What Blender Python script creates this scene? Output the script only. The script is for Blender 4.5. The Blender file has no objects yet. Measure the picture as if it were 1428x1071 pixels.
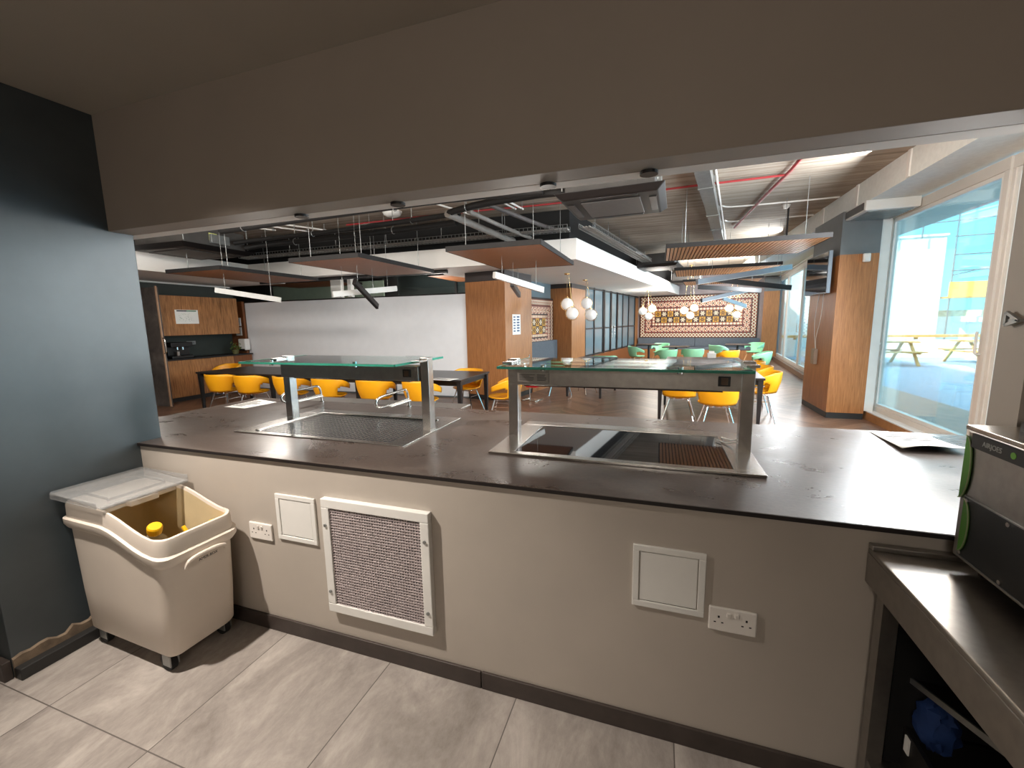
import bpy, bmesh, math, random
from mathutils import Vector, Matrix, Euler, Quaternion
random.seed(7)
PI = math.pi
S = bpy.context.scene
COL = S.collection
V = Vector

# ------------------------------------------------------------------ camera (metres; the serving counter front is the plane Y=0)
CAM = V((2.67247, -1.47311, 1.53358))
FPX, YAW, PITCH, ROLL = 593.188, 0.332563, -0.143802, -0.0176114
fw = V((-math.sin(YAW)*math.cos(PITCH), math.cos(YAW)*math.cos(PITCH), math.sin(PITCH)))
rt = V((math.cos(YAW), math.sin(YAW), 0)); up = rt.cross(fw)
r2 = rt*math.cos(ROLL)+up*math.sin(ROLL); u2 = -rt*math.sin(ROLL)+up*math.cos(ROLL)
cd = bpy.data.cameras.new('camera'); cam = bpy.data.objects.new('camera', cd); COL.objects.link(cam)
cd.sensor_width = 36; cd.lens = FPX/1428*36; cd.clip_start = 0.02; cd.clip_end = 300
cam.matrix_world = Matrix(((r2.x, u2.x, -fw.x, CAM.x), (r2.y, u2.y, -fw.y, CAM.y), (r2.z, u2.z, -fw.z, CAM.z), (0, 0, 0, 1)))
S.camera = cam

def ray(u, v): return r2*((u-714)/FPX)+u2*((535.5-v)/FPX)+fw
def P(u, v, ax, val):
    d = ray(u, v); i = 'XYZ'.index(ax); t = (val-CAM[i])/d[i]; return CAM+d*t
def D(u, v, depth): return CAM+ray(u, v)*depth

# ------------------------------------------------------------------ materials
MATS = {}
def srgb(r, g, b):
    f = lambda c: c/12.92 if c <= .04045 else ((c+.055)/1.055)**2.4
    return (f(r/255), f(g/255), f(b/255), 1)
class NT:
    def __init__(s, name):
        s.m = bpy.data.materials.new(name); s.m.use_nodes = True; s.t = s.m.node_tree; s.n = s.t.nodes
        s.b = s.n['Principled BSDF']; s.o = s.n['Material Output']
    def add(s, typ, **k):
        n = s.n.new(typ)
        for a, v in k.items(): setattr(n, a, v)
        return n
    def link(s, a, b): s.t.links.new(a, b)
    def coord(s, scale=(1, 1, 1), rot=(0, 0, 0), kind='Object'):
        c = s.add('ShaderNodeTexCoord'); m = s.add('ShaderNodeMapping')
        m.inputs['Scale'].default_value = scale; m.inputs['Rotation'].default_value = rot
        s.link(c.outputs[kind], m.inputs['Vector']); return m.outputs[0]
    def noise(s, vec, scale, detail=4, rough=.55, dist=0):
        n = s.add('ShaderNodeTexNoise'); n.inputs['Scale'].default_value = scale; n.inputs['Detail'].default_value = detail
        n.inputs['Roughness'].default_value = rough; n.inputs['Distortion'].default_value = dist
        s.link(vec, n.inputs['Vector']); return n.outputs['Fac']
    def ramp(s, fac, stops):
        r = s.add('ShaderNodeValToRGB'); e = r.color_ramp.elements
        while len(e) < len(stops): e.new(.5)
        for x, (p, c) in zip(e, stops): x.position = p; x.color = c
        s.link(fac, r.inputs[0]); return r.outputs[0]
    def mix(s, fac, a, b, mode='MIX'):
        n = s.add('ShaderNodeMix', data_type='RGBA', blend_type=mode)
        for sock, v in ((n.inputs[0], fac), (n.inputs[6], a), (n.inputs[7], b)):
            if hasattr(v, 'is_linked'): s.link(v, sock)
            else: sock.default_value = v
        return n.outputs[2]
    def math(s, op, a, b=None, c=None):
        n = s.add('ShaderNodeMath', operation=op)
        for i, v in enumerate((a, b, c)):
            if v is None: continue
            if hasattr(v, 'is_linked'): s.link(v, n.inputs[i])
            else: n.inputs[i].default_value = v
        return n.outputs[0]
    def bump(s, h, strength=.2, dist=.01):
        b = s.add('ShaderNodeBump'); b.inputs['Strength'].default_value = strength; b.inputs['Distance'].default_value = dist
        s.link(h, b.inputs['Height']); s.link(b.outputs[0], s.b.inputs['Normal'])
    def base(s, c):
        if hasattr(c, 'is_linked'): s.link(c, s.b.inputs['Base Color'])
        else: s.b.inputs['Base Color'].default_value = c
def mat(name, col, rough=.5, metal=0, spec=None, var=.08, scale=6, bump=0, trans=0, emit=0, coat=0):
    if name in MATS: return MATS[name]
    m = NT(name); col = col if len(col) == 4 else (*col, 1)
    if var:
        f = m.noise(m.coord(), scale, 5)
        lo = tuple(c*(1-var) for c in col[:3])+(1,); hi = tuple(min(1, c*(1+var)) for c in col[:3])+(1,)
        m.base(m.ramp(f, [(.3, lo), (.7, hi)]))
        if bump: m.bump(m.noise(m.coord(), scale*12, 4), bump, .004)
    else: m.base(col)
    m.b.inputs['Roughness'].default_value = rough; m.b.inputs['Metallic'].default_value = metal
    if spec is not None: m.b.inputs['Specular IOR Level'].default_value = spec
    if trans: m.b.inputs['Transmission Weight'].default_value = trans
    if coat: m.b.inputs['Coat Weight'].default_value = coat
    if emit: m.b.inputs['Emission Color'].default_value = col; m.b.inputs['Emission Strength'].default_value = emit
    MATS[name] = m.m; return m.m
def glass(name, tint, refl=.5, rough=0.0, ior=1.45):
    if name in MATS: return MATS[name]
    m = NT(name); m.n.remove(m.b)
    t = m.add('ShaderNodeBsdfTransparent'); t.inputs[0].default_value = tint
    g = m.add('ShaderNodeBsdfGlossy'); g.inputs['Roughness'].default_value = rough; g.inputs[0].default_value = (1, 1, 1, 1)
    fr = m.add('ShaderNodeFresnel'); fr.inputs[0].default_value = ior
    mx = m.add('ShaderNodeMixShader'); k = m.math('MULTIPLY', fr.outputs[0], refl)
    m.link(k, mx.inputs[0]); m.link(t.outputs[0], mx.inputs[1]); m.link(g.outputs[0], mx.inputs[2]); m.link(mx.outputs[0], m.o.inputs[0])
    MATS[name] = m.m; return m.m
def wood(name, dark, light, rough=.45, axis='Z', scale=1, coat=0):
    if name in MATS: return MATS[name]
    m = NT(name); s = [22*scale]*3; s['XYZ'.index(axis)] = 1.3*scale
    v = m.coord(tuple(s)); a = m.noise(v, 1.6, 6, .65, 1.2)
    s2 = [60*scale]*3; s2['XYZ'.index(axis)] = 2.2*scale; b = m.noise(m.coord(tuple(s2)), 1.8, 4, .6, .4)
    c = m.ramp(a, [(.28, dark), (.5, tuple((x+y)/2 for x, y in zip(dark, light))), (.72, light)])
    m.base(m.mix(.45, c, m.ramp(b, [(.35, dark), (.65, light)])))
    m.b.inputs['Roughness'].default_value = rough; m.bump(b, .08, .003)
    if coat: m.b.inputs['Coat Weight'].default_value = coat
    MATS[name] = m.m; return m.m

paint_grey = mat('grey wall paint', srgb(178, 170, 160), .6, var=.05, scale=2.5, bump=.03)
paint_head = mat('grey beam paint', srgb(158, 148, 138), .65, var=.04, scale=2, bump=.03)
paint_dark = mat('dark teal wall paint', srgb(60, 68, 72), .42, var=.22, scale=3.0, bump=.05, spec=.7)
paint_ceil = mat('kitchen ceiling paint', srgb(170, 163, 152), .7, var=.03, scale=2)
gypsum = mat('white gypsum', srgb(232, 229, 224), .7, var=.025, scale=1.6)
white_tex = mat('white rendered plaster', srgb(228, 230, 226), .8, var=.05, scale=18, bump=.35)
white_metal = mat('white metal', srgb(226, 226, 222), .4, var=.03)
white_plastic = mat('white plastic', srgb(228, 224, 218), .35, var=.03)
frame_mat = mat('off white window frame', srgb(214, 210, 204), .4, var=.03)
black = mat('black paint', srgb(22, 20, 20), .5, var=.15)
black_metal = mat('black metal', srgb(28, 26, 27), .4, var=.15)
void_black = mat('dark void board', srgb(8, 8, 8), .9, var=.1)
rubber = mat('black rubber insulation', srgb(13, 12, 12), .7, var=.2)
dark_green = mat('dark green wall paint', srgb(48, 54, 50), .6, var=.06)
steel = mat('brushed steel', (.52, .50, .475), .24, 1, var=.06, scale=30)
steel_hot = mat('satin steel', (.38, .36, .335), .36, 1, var=.08, scale=30)
chrome = mat('chrome', (.82, .82, .82), .1, 1, var=0)
galv = mat('galvanised steel', srgb(150, 153, 152), .4, .75, var=.12, scale=12)
hob_black = mat('black ceramic glass', (.008, .008, .009, 1), .03, var=0, spec=.9)
skirt = mat('dark brown skirting', srgb(62, 54, 50), .5, var=.18, scale=14)
skirt_dark = mat('charcoal skirting', srgb(40, 40, 40), .5, var=.15)
yellow = mat('yellow moulded plastic', srgb(240, 168, 22), .38, var=.04, scale=3)
green_pl = mat('mint green plastic', srgb(132, 190, 150), .45, var=.05, scale=3)
table_black = mat('black table laminate', srgb(38, 34, 34), .3, var=.12)
bench_blue = mat('blue grey bench fabric', srgb(92, 98, 106), .8, var=.12, scale=30, bump=.2)
red_pl = mat('red plastic', srgb(200, 24, 34), .4, var=.05)
red_pipe = mat('red sprinkler pipe', srgb(150, 40, 44), .45, var=.1)
ac_dark = mat('charcoal air conditioner', srgb(14, 11, 11), .5, var=.1)
ac_mid = mat('grey air conditioner grille', srgb(78, 75, 73), .5, var=.12, scale=20)
ac_body = mat('dark grey insulated casing', srgb(66, 64, 62), .6, var=.15)
bar_grey = mat('grey aluminium profile', srgb(150, 158, 168), .4, .2, var=.05)
bar_white = mat('white aluminium profile', srgb(200, 200, 196), .45, var=.05)
diffuser = mat('opal diffuser', srgb(225, 225, 222), .5, var=.02)
brass = mat('brass', (.72, .48, .22), .25, 1, var=.05)
paper = mat('paper', srgb(236, 235, 230), .7, var=.03)
ink = mat('ink', srgb(46, 48, 52), .7, var=0)
ink_green = mat('green ink', srgb(96, 140, 110), .7, var=0)
sticker = mat('yellow sticker', srgb(226, 232, 140), .5, var=.05)
bin_white = mat('white bin plastic', srgb(218, 208, 196), .45, var=.03, scale=4)
bin_liner = mat('amber bin interior', srgb(206, 188, 150), .5, var=.08)
yellow_cap = mat('yellow cap plastic', srgb(238, 182, 20), .4, var=.05)
def milky(name, col, k, rough=.2):
    m = NT(name); t = m.add('ShaderNodeBsdfTransparent'); mx = m.add('ShaderNodeMixShader'); mx.inputs[0].default_value = k
    m.base(col); m.b.inputs['Roughness'].default_value = rough; m.link(t.outputs[0], mx.inputs[1]); m.link(m.b.outputs[0], mx.inputs[2]); m.link(mx.outputs[0], m.o.inputs[0]); return m.m
clear_pl = milky('clear polycarbonate', srgb(168, 170, 170), .42)
clear_bot = milky('clear bottle plastic', srgb(200, 196, 180), .3, .08)
oven_green = mat('green vinyl', srgb(74, 134, 40), .45, var=.1)
oven_black = mat('black oven panel', srgb(26, 29, 31), .45, var=.1)
blue_cloth = mat('blue cloth', srgb(16, 50, 104), .8, var=.2, scale=12)
leaf_m = mat('green leaves', srgb(92, 110, 50), .6, var=.3, scale=30)
screen_white = mat('white partition board', srgb(240, 241, 244), .55, var=.02)
slate_pillar = mat('slate grey paint', srgb(108, 112, 114), .6, var=.05)
terrace = mat('pale terrace concrete', srgb(150, 166, 178), .8, var=.06, scale=2)
outer_white = mat('white render', srgb(240, 236, 226), .8, var=.03)
pine = mat('pine boards', srgb(206, 160, 96), .6, var=.15, scale=9)
plywood = mat('yellow formwork ply', srgb(232, 188, 96), .6, var=.12, scale=9)
soffit_m = mat('soffit plaster', srgb(226, 228, 216), .8, var=.04)
oak = wood('oak veneer', srgb(132, 82, 44), srgb(190, 130, 78), .45)
oak_dark = wood('walnut stained veneer', srgb(96, 54, 28), srgb(140, 84, 46), .4)
oak_kit = wood('zebra veneer', srgb(84, 44, 20), srgb(206, 146, 90), .45)
slat_wood = wood('slat veneer', srgb(150, 98, 56), srgb(188, 132, 82), .5, 'Y')
slat_dark = wood('slat veneer brown', srgb(124, 78, 48), srgb(156, 102, 66), .5, 'X')
beech = mat('beech legs', srgb(206, 160, 116), .5, var=.1, scale=16)
win_glass = glass('window glass', (.90, .97, .97, 1), .75)
guard_glass = glass('guard glass', (.80, .93, .90, 1), 1.0, ior=1.52)
edge_glass = mat('green glass edge', srgb(72, 172, 148), .12, var=.1, scale=12, trans=.35)
part_glass = mat('smoked partition glass', srgb(112, 130, 138), .1, var=.05, scale=1, spec=.6)
acrylic = glass('clear acrylic', (.93, .95, .95, 1), .8)
tv_screen = mat('black glass display', (.01, .01, .012, 1), .06, var=0, spec=.8)
globe_m = mat('opal globe glass', (.95, .93, .9, 1), .25, var=0, emit=.15)

def concrete_slab():
    m = NT('board marked concrete'); v = m.coord((.45, 7.5, 1)); a = m.noise(v, 1.5, 8, .7, .6)
    b = m.noise(m.coord((1, 1, 1)), 1.1, 6, .65, .3)
    w = m.add('ShaderNodeTexWave', wave_type='BANDS', bands_direction='Y'); w.inputs['Scale'].default_value = 1.55
    w.inputs['Distortion'].default_value = .5; w.inputs['Detail'].default_value = 1; m.link(m.coord(), w.inputs[0])
    c = m.ramp(a, [(.3, srgb(104, 92, 82)), (.5, srgb(168, 155, 140)), (.72, srgb(214, 202, 186))])
    c = m.mix(.4, c, m.ramp(b, [(.3, srgb(118, 106, 94)), (.7, srgb(184, 172, 156))]))
    line = m.ramp(w.outputs['Fac'], [(0, (.72, .68, .64, 1)), (.08, (1, 1, 1, 1))])
    m.base(m.mix(1, c, line, 'MULTIPLY')); m.b.inputs['Roughness'].default_value = .85; m.bump(a, .25, .01); return m.m
slab_m = concrete_slab()
def concrete_dark():
    m = NT('stained concrete panel'); a = m.noise(m.coord((1, 1, 1)), 3, 8, .65, .6)
    m.base(m.ramp(a, [(.3, srgb(62, 56, 54)), (.55, srgb(92, 84, 80)), (.75, srgb(116, 108, 104))]))
    m.b.inputs['Roughness'].default_value = .6; return m.m
panel_conc = concrete_dark()
def kitchen_tiles():
    m = NT('grey stone tiles'); c = m.add('ShaderNodeTexCoord'); mp = m.add('ShaderNodeMapping')
    mp.inputs['Location'].default_value = (-.945, .637, 0); m.link(c.outputs['Object'], mp.inputs[0])
    sx = m.add('ShaderNodeSeparateXYZ'); m.link(mp.outputs[0], sx.inputs[0])
    fx = m.math('ABSOLUTE', m.math('SUBTRACT', m.math('FRACT', m.math('ADD', m.math('DIVIDE', sx.outputs[0], .608), 50.5)), .5))
    fy = m.math('ABSOLUTE', m.math('SUBTRACT', m.math('FRACT', m.math('ADD', m.math('DIVIDE', sx.outputs[1], 1.22), 50.5)), .5))
    g = m.math('MINIMUM', m.math('MULTIPLY', fx, .608), m.math('MULTIPLY', fy, 1.22))
    groutf = m.math('LESS_THAN', g, .0022)
    ix = m.math('FLOOR', m.math('DIVIDE', sx.outputs[0], .608)); iy = m.math('FLOOR', m.math('DIVIDE', sx.outputs[1], 1.22))
    cb = m.add('ShaderNodeCombineXYZ'); m.link(ix, cb.inputs[0]); m.link(iy, cb.inputs[1])
    wn = m.add('ShaderNodeTexWhiteNoise'); m.link(cb.outputs[0], wn.inputs[0])
    off = m.add('ShaderNodeVectorMath', operation='MULTIPLY_ADD'); off.inputs[1].default_value = (9, 9, 9)
    m.link(wn.outputs['Color'], off.inputs[0]); m.link(mp.outputs[0], off.inputs[2])
    sc = m.add('ShaderNodeMapping'); sc.inputs['Scale'].default_value = (1.3, .7, 1); sc.inputs['Rotation'].default_value = (0, 0, .5); m.link(off.outputs[0], sc.inputs[0])
    a = m.noise(sc.outputs[0], 2.6, 9, .68, .8); b = m.noise(sc.outputs[0], 30, 5, .7)
    c1 = m.ramp(a, [(.3, srgb(118, 111, 106)), (.5, srgb(152, 145, 139)), (.7, srgb(188, 181, 174))])
    c1 = m.mix(.16, c1, m.ramp(b, [(.3, srgb(110, 104, 100)), (.7, srgb(205, 198, 190))]))
    m.base(m.mix(groutf, c1, srgb(92, 86, 82))); m.b.inputs['Roughness'].default_value = .5; m.bump(b, .06, .002); return m.m
tiles_m = kitchen_tiles()
def worktop_mat():
    m = NT('dark leathered stone'); a = m.noise(m.coord((1, 1.7, 1), (0, 0, .4)), 2.2, 9, .7, .7); b = m.noise(m.coord(), 60, 6, .7)
    c = m.ramp(a, [(.28, srgb(50, 42, 39)), (.5, srgb(70, 60, 55)), (.75, srgb(96, 86, 79))])
    m.base(m.mix(.25, c, m.ramp(b, [(.3, srgb(38, 33, 31)), (.75, srgb(112, 100, 92))])))
    rr = m.ramp(a, [(.3, (.24, .24, .24, 1)), (.7, (.38, .38, .38, 1))]); m.link(rr, m.b.inputs['Roughness']); m.b.inputs['IOR'].default_value = 1.5
    m.bump(m.noise(m.coord((1, 2.2, 1), (0, 0, .4)), 34, 5, .65), .10, .004); return m.m
worktop_m = worktop_mat()
def chevron_floor():
    m = NT('chevron oak floor'); c = m.add('ShaderNodeTexCoord'); sx = m.add('ShaderNodeSeparateXYZ'); m.link(c.outputs['Object'], sx.inputs[0])
    W = .55; xx = m.math('PINGPONG', sx.outputs[0], W); yy = m.math('DIVIDE', m.math('ADD', sx.outputs[1], m.math('MULTIPLY', xx, .9)), .105)
    iy = m.math('FLOOR', yy); ix = m.math('FLOOR', m.math('DIVIDE', sx.outputs[0], W))
    cb = m.add('ShaderNodeCombineXYZ'); m.link(ix, cb.inputs[0]); m.link(iy, cb.inputs[1])
    wn = m.add('ShaderNodeTexWhiteNoise'); m.link(cb.outputs[0], wn.inputs[0])
    base = m.ramp(wn.outputs['Value'], [(0, srgb(92, 66, 52)), (.5, srgb(116, 86, 68)), (1, srgb(142, 108, 86))])
    g = m.noise(m.coord((8, 8, 1), (0, 0, .7)), 2.5, 6, .65, .6)
    cc = m.mix(.35, base, m.ramp(g, [(.3, srgb(82, 60, 48)), (.7, srgb(150, 116, 94))]))
    gap = m.math('LESS_THAN', m.math('FRACT', yy), .035)
    m.base(m.mix(gap, cc, srgb(58, 42, 34))); m.b.inputs['Roughness'].default_value = .36; m.bump(g, .05, .002); return m.m
chev_m = chevron_floor()
def mosaic_mat():
    m = NT('patterned cement tiles'); a = m.add('ShaderNodeVertexColor'); a.layer_name = 'pattern'
    m.base(a.outputs[0]); m.b.inputs['Roughness'].default_value = .45; return m.m
mosaic_m = mosaic_mat()

# ------------------------------------------------------------------ mesh builder
class B:
    def __init__(s): s.b = bmesh.new()
    def _x(s, vs, M):
        for v in vs: v.co = M @ v.co
    def box(s, c, d, rot=None):
        M = Matrix.Translation(c) @ (rot.to_matrix().to_4x4() if rot is not None else Matrix.Identity(4)) @ Matrix.Diagonal((*d, 1))
        r = bmesh.ops.create_cube(s.b, size=1); s._x(r['verts'], M); return s
    def bb(s, x0, x1, y0, y1, z0, z1): return s.box(((x0+x1)/2, (y0+y1)/2, (z0+z1)/2), (abs(x1-x0), abs(y1-y0), abs(z1-z0)))
    def beam(s, a, b, w, h, roll=0):
        a, b = V(a), V(b); d = b-a; q = d.to_track_quat('X', 'Z') @ Quaternion((1, 0, 0), roll)
        M = Matrix.Translation((a+b)/2) @ q.to_matrix().to_4x4() @ Matrix.Diagonal((d.length, w, h, 1))
        r = bmesh.ops.create_cube(s.b, size=1); s._x(r['verts'], M); return s
    def cyl(s, a, b, r1, r2=None, n=14):
        a, b = V(a), V(b); d = b-a; r2 = r1 if r2 is None else r2
        M = Matrix.Translation((a+b)/2) @ d.to_track_quat('Z', 'Y').to_matrix().to_4x4()
        r = bmesh.ops.create_cone(s.b, cap_ends=True, segments=n, radius1=r1, radius2=r2, depth=d.length); s._x(r['verts'], M); return s
    def sph(s, c, r, n=20, sc=(1, 1, 1)):
        k = bmesh.ops.create_uvsphere(s.b, u_segments=n, v_segments=max(6, n//2), radius=r)
        s._x(k['verts'], Matrix.Translation(c) @ Matrix.Diagonal((*sc, 1))); return s
    def tube(s, pts, r, n=8, smooth=3, closed=False):
        pts = [V(p) for p in pts]
        if smooth and len(pts) > 2:
            for _ in range(smooth-1):
                q = [] if closed else [pts[0]]; m = len(pts)
                for i in range(m if closed else m-1):
                    a, b = pts[i], pts[(i+1) % m]; q += [a.lerp(b, .25), a.lerp(b, .75)]
                if not closed: q = [pts[0]]+q[2:-1]+[pts[-1]] if len(q) > 4 else q+[pts[-1]]
                pts = q
        rings = []; prev = None; m = len(pts)
        for i, p in enumerate(pts):
            t = (pts[(i+1) % m]-pts[i-1]) if closed else (pts[min(i+1, m-1)]-pts[max(i-1, 0)])
            t.normalize()
            if prev is None: nrm = t.orthogonal().normalized()
            else: nrm = (prev-t*prev.dot(t)); nrm = nrm.normalized() if nrm.length > 1e-6 else t.orthogonal().normalized()
            prev = nrm; bn = t.cross(nrm)
            rings.append([s.b.verts.new(p+(nrm*math.cos(2*PI*k/n)+bn*math.sin(2*PI*k/n))*r) for k in range(n)])
        for i in range(m if closed else m-1):
            A, Bq = rings[i], rings[(i+1) % m]
            for k in range(n): s.b.faces.new((A[k], A[(k+1) % n], Bq[(k+1) % n], Bq[k]))
        if not closed: s.b.faces.new(rings[0][::-1]); s.b.faces.new(rings[-1])
        return s
    def prism(s, poly, z0, z1):
        lo = [s.b.verts.new((x, y, z0)) for x, y in poly]; hi = [s.b.verts.new((x, y, z1)) for x, y in poly]; n = len(poly)
        s.b.faces.new(lo[::-1]); s.b.faces.new(hi)
        for i in range(n): s.b.faces.new((lo[i], lo[(i+1) % n], hi[(i+1) % n], hi[i]))
        return s
    def hexa(s, lo, hi):
        a = [s.b.verts.new(p) for p in lo]; c = [s.b.verts.new(p) for p in hi]; n = len(a)
        s.b.faces.new(a[::-1]); s.b.faces.new(c)
        for i in range(n): s.b.faces.new((a[i], a[(i+1) % n], c[(i+1) % n], c[i]))
        return s
    def loft(s, rings, cap0=True, cap1=True):
        R = [[s.b.verts.new(p) for p in r] for r in rings]; n = len(R[0])
        for a, c in zip(R, R[1:]):
            for k in range(n): s.b.faces.new((a[k], a[(k+1) % n], c[(k+1) % n], c[k]))
        if cap0: s.b.faces.new(R[0][::-1])
        if cap1: s.b.faces.new(R[-1])
        return s
    def lathe(s, prof, c=(0, 0, 0), n=24):
        rings = [[(c[0]+r*math.cos(2*PI*k/n), c[1]+r*math.sin(2*PI*k/n), c[2]+z) for k in range(n)] for r, z in prof]
        return s.loft(rings)
    def done(s, name, m, parent=None, bevel=0, smooth=False, solid=0, xf=None, sub=0):
        if xf is not None: bmesh.ops.transform(s.b, matrix=xf, verts=s.b.verts)
        bmesh.ops.recalc_face_normals(s.b, faces=s.b.faces)
        me = bpy.data.meshes.new(name); s.b.to_mesh(me); s.b.free()
        o = bpy.data.objects.new(name, me); COL.objects.link(o); me.materials.append(m)
        if parent is not None: o.parent = parent
        if solid: q = o.modifiers.new('solid', 'SOLIDIFY'); q.thickness = solid; q.offset = 0
        if sub: q = o.modifiers.new('sub', 'SUBSURF'); q.levels = q.render_levels = sub
        if bevel: q = o.modifiers.new('bevel', 'BEVEL'); q.width = bevel; q.segments = 2; q.limit_method = 'ANGLE'; q.angle_limit = .6
        if smooth:
            for p in me.polygons: p.use_smooth = True
            me.set_sharp_from_angle(angle=math.radians(38))
        return o
def tag(o, label=None, cat=None, group=None, kind=None):
    if label: o['label'] = label
    if cat: o['category'] = cat
    if group: o['group'] = group
    if kind: o['kind'] = kind
    return o
def thing(name, label, cat, loc=(0, 0, 0), rz=0, group=None, kind=None):
    o = bpy.data.objects.new(name, None); COL.objects.link(o); o.location = loc; o.rotation_euler = (0, 0, rz); o.empty_display_size = .1
    return tag(o, label, cat, group, kind)
def struct(name, b, m, label=None, **k):
    return tag(b.done(name, m, **k), label, None, None, 'structure')
def dup(root, loc, rz=0, label=None, group=None):
    r = root.copy(); COL.objects.link(r); r.location = loc; r.rotation_euler = (0, 0, rz)
    if label: r['label'] = label
    if group: r['group'] = group
    for ch in list(root.children):
        c = ch.copy(); COL.objects.link(c); c.parent = r
        for g in list(ch.children):
            d = g.copy(); COL.objects.link(d); d.parent = c
    return r
def text(name, s, size, m, parent, loc, rot, ext=.0006):
    cu = bpy.data.curves.new(name, 'FONT'); cu.body = s; cu.size = size; cu.extrude = ext; cu.align_x = 'CENTER'; cu.align_y = 'CENTER'
    tmp = bpy.data.objects.new(name, cu); COL.objects.link(tmp); bpy.context.view_layer.update()
    me = bpy.data.meshes.new_from_object(tmp.evaluated_get(bpy.context.evaluated_depsgraph_get())); bpy.data.objects.remove(tmp)
    me.name = name; me.materials.clear(); me.materials.append(m)
    o = bpy.data.objects.new(name, me); COL.objects.link(o); o.location = loc; o.rotation_euler = rot
    if parent is not None: o.parent = parent
    return o

# skewed part of the dining room: O on the left partition, e along it, n into the room
TH = math.radians(9.7); EV = V((math.sin(TH), math.cos(TH))); NV = V((math.cos(TH), -math.sin(TH))); O2 = V((-.106, 6.244))
def sk(t, s=0): p = O2+EV*t+NV*s; return (p.x, p.y)
SLAB, DROP, KC, HEAD = 3.32, 2.515, 2.58, 2.03
# ================================================================== KITCHEN SHELL
struct('floor', B().bb(-3, 5.2, -4.2, 0.05, -.1, 0), tiles_m, 'grey stone effect kitchen floor tiles')
struct('ceiling', B().bb(-3, 5.2, -4.2, 0, KC, KC+.12), paint_ceil, 'plain grey kitchen ceiling above the pass')
struct('wall_left', B().bb(-.9, 0, -.6, .11, 0, KC), paint_dark, 'dark teal painted wall at the left of the serving hatch', bevel=.004)
struct('wall_kitchen_left', B().bb(-3.1, -3, -4.2, -.6, 0, KC).bb(-3, -.9, -.62, -.5, 0, KC), paint_dark)
struct('wall_back', B().bb(-3, 5.2, -4.3, -4.2, 0, KC), paint_grey)
struct('wall_kitchen_right', B().bb(5.2, 5.3, -4.2, 0, 0, KC), paint_grey)
hb = B().bb(0, 5.8, 0, .11, HEAD, SLAB)
struct('wall_header', hb, paint_head, 'deep grey painted beam over the serving hatch')
struct('wall_right', B().bb(3.577, 5.8, 0, .11, 0, HEAD), paint_grey, 'grey wall end at the right of the hatch')
struct('wall_counter', B().bb(0, 3.577, 0, .11, 0, .905), paint_grey, 'grey painted low wall under the serving counter')
struct('trim_13', B().bb(0, 5.2, .001, .109, HEAD-.0015, HEAD+.001), mat('light grey soffit paint', srgb(158, 151, 143), .6, var=.04), 'light grey underside of the beam')  # separate underside strip, its colour lightened to stand for bounced light
struct('trim_1', B().hexa([(-.9, .11, HEAD-.002), (5.2, .11, HEAD-.002), (5.2, .11, HEAD+.2), (-.9, .11, HEAD+.2)], [(-.9, .185, HEAD-.001), (5.2, .185, HEAD-.001), (5.2, .185, HEAD+.2), (-.9, .185, HEAD+.2)]), gypsum, 'white strip behind the lower edge of the beam')
for i, u in enumerate((420, 556, 765, 905)):
    v0 = {420: 300, 556: 284, 765: 258, 905: 240}[u]
    p = P(u, v0, 'Z', HEAD-.003)
    tag(B().cyl((p.x, .118, HEAD-.012), (p.x, .118, HEAD-.001), .03, n=18).done('ceiling_stop', black),
        ['small dark stop under the beam above the light conduits', 'small dark stop under the beam above the round ceiling lamp', 'small dark stop under the beam left of the air conditioner', 'small dark stop under the beam above the air conditioner'][i], 'stop', 'dark stops under the beam')
sk1 = B()
for x0, x1 in ((.0, 2.005), (2.009, 3.577)): sk1.bb(x0, x1, -.012, 0, 0, .078)
struct('baseboard_front', sk1, skirt, 'dark brown skirting along the counter wall', bevel=.003)
struct('baseboard_left', B().bb(0, .055, -.60, -.02, 0, .055), skirt_dark, 'dark skirting lying along the left wall', bevel=.004)
struct('baseboard_corner', B().bb(-.9, -.002, -.632, -.602, 0, .09), skirt, 'dark skirting round the wall corner', bevel=.003)
pl = B(); ys = [-.60+i*.03 for i in range(20)]
random.seed(3); prof = [.105+random.uniform(-.016, .016) for _ in ys]
for i in range(len(ys)-1):
    pl.hexa([(0, ys[i], .0), (.012, ys[i], .0), (.012, ys[i+1], .0), (0, ys[i+1], 0)], [(0, ys[i], prof[i]), (.012, ys[i], prof[i]-.006), (.012, ys[i+1], prof[i+1]-.006), (0, ys[i+1], prof[i+1])])
struct('trim_2', pl, mat('bare crumbling plaster', srgb(128, 112, 94), .9, var=.3, scale=22, bump=.4), 'strip of bare broken plaster along the left wall foot')
# ================================================================== COUNTER
wt = B().prism([(.0, -.012), (3.577, -.012), (3.577, .11), (4.6, .11), (4.6, 1.28), (-.637, 1.28), (-.637, .112), (.0, .112)], .905, .92)
wto = tag(wt.done('worktop', worktop_m, bevel=.002), 'long dark brown stone worktop of the serving counter', 'worktop')
B().bb(.001, 3.576, -.0135, -.0118, .9045, .9185).done('edge_band', mat('black edge band', srgb(26, 20, 19), .5, var=.1), wto)  # dark strip painting the overhang shade onto the worktop's front edge
struct('wall_counter_back', B().bb(-.6, 4.55, 1.12, 1.2, 0, .905).bb(-.6, -.52, .112, 1.2, 0, .905).bb(4.47, 4.55, .112, 1.2, 0, .905), paint_grey)

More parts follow.
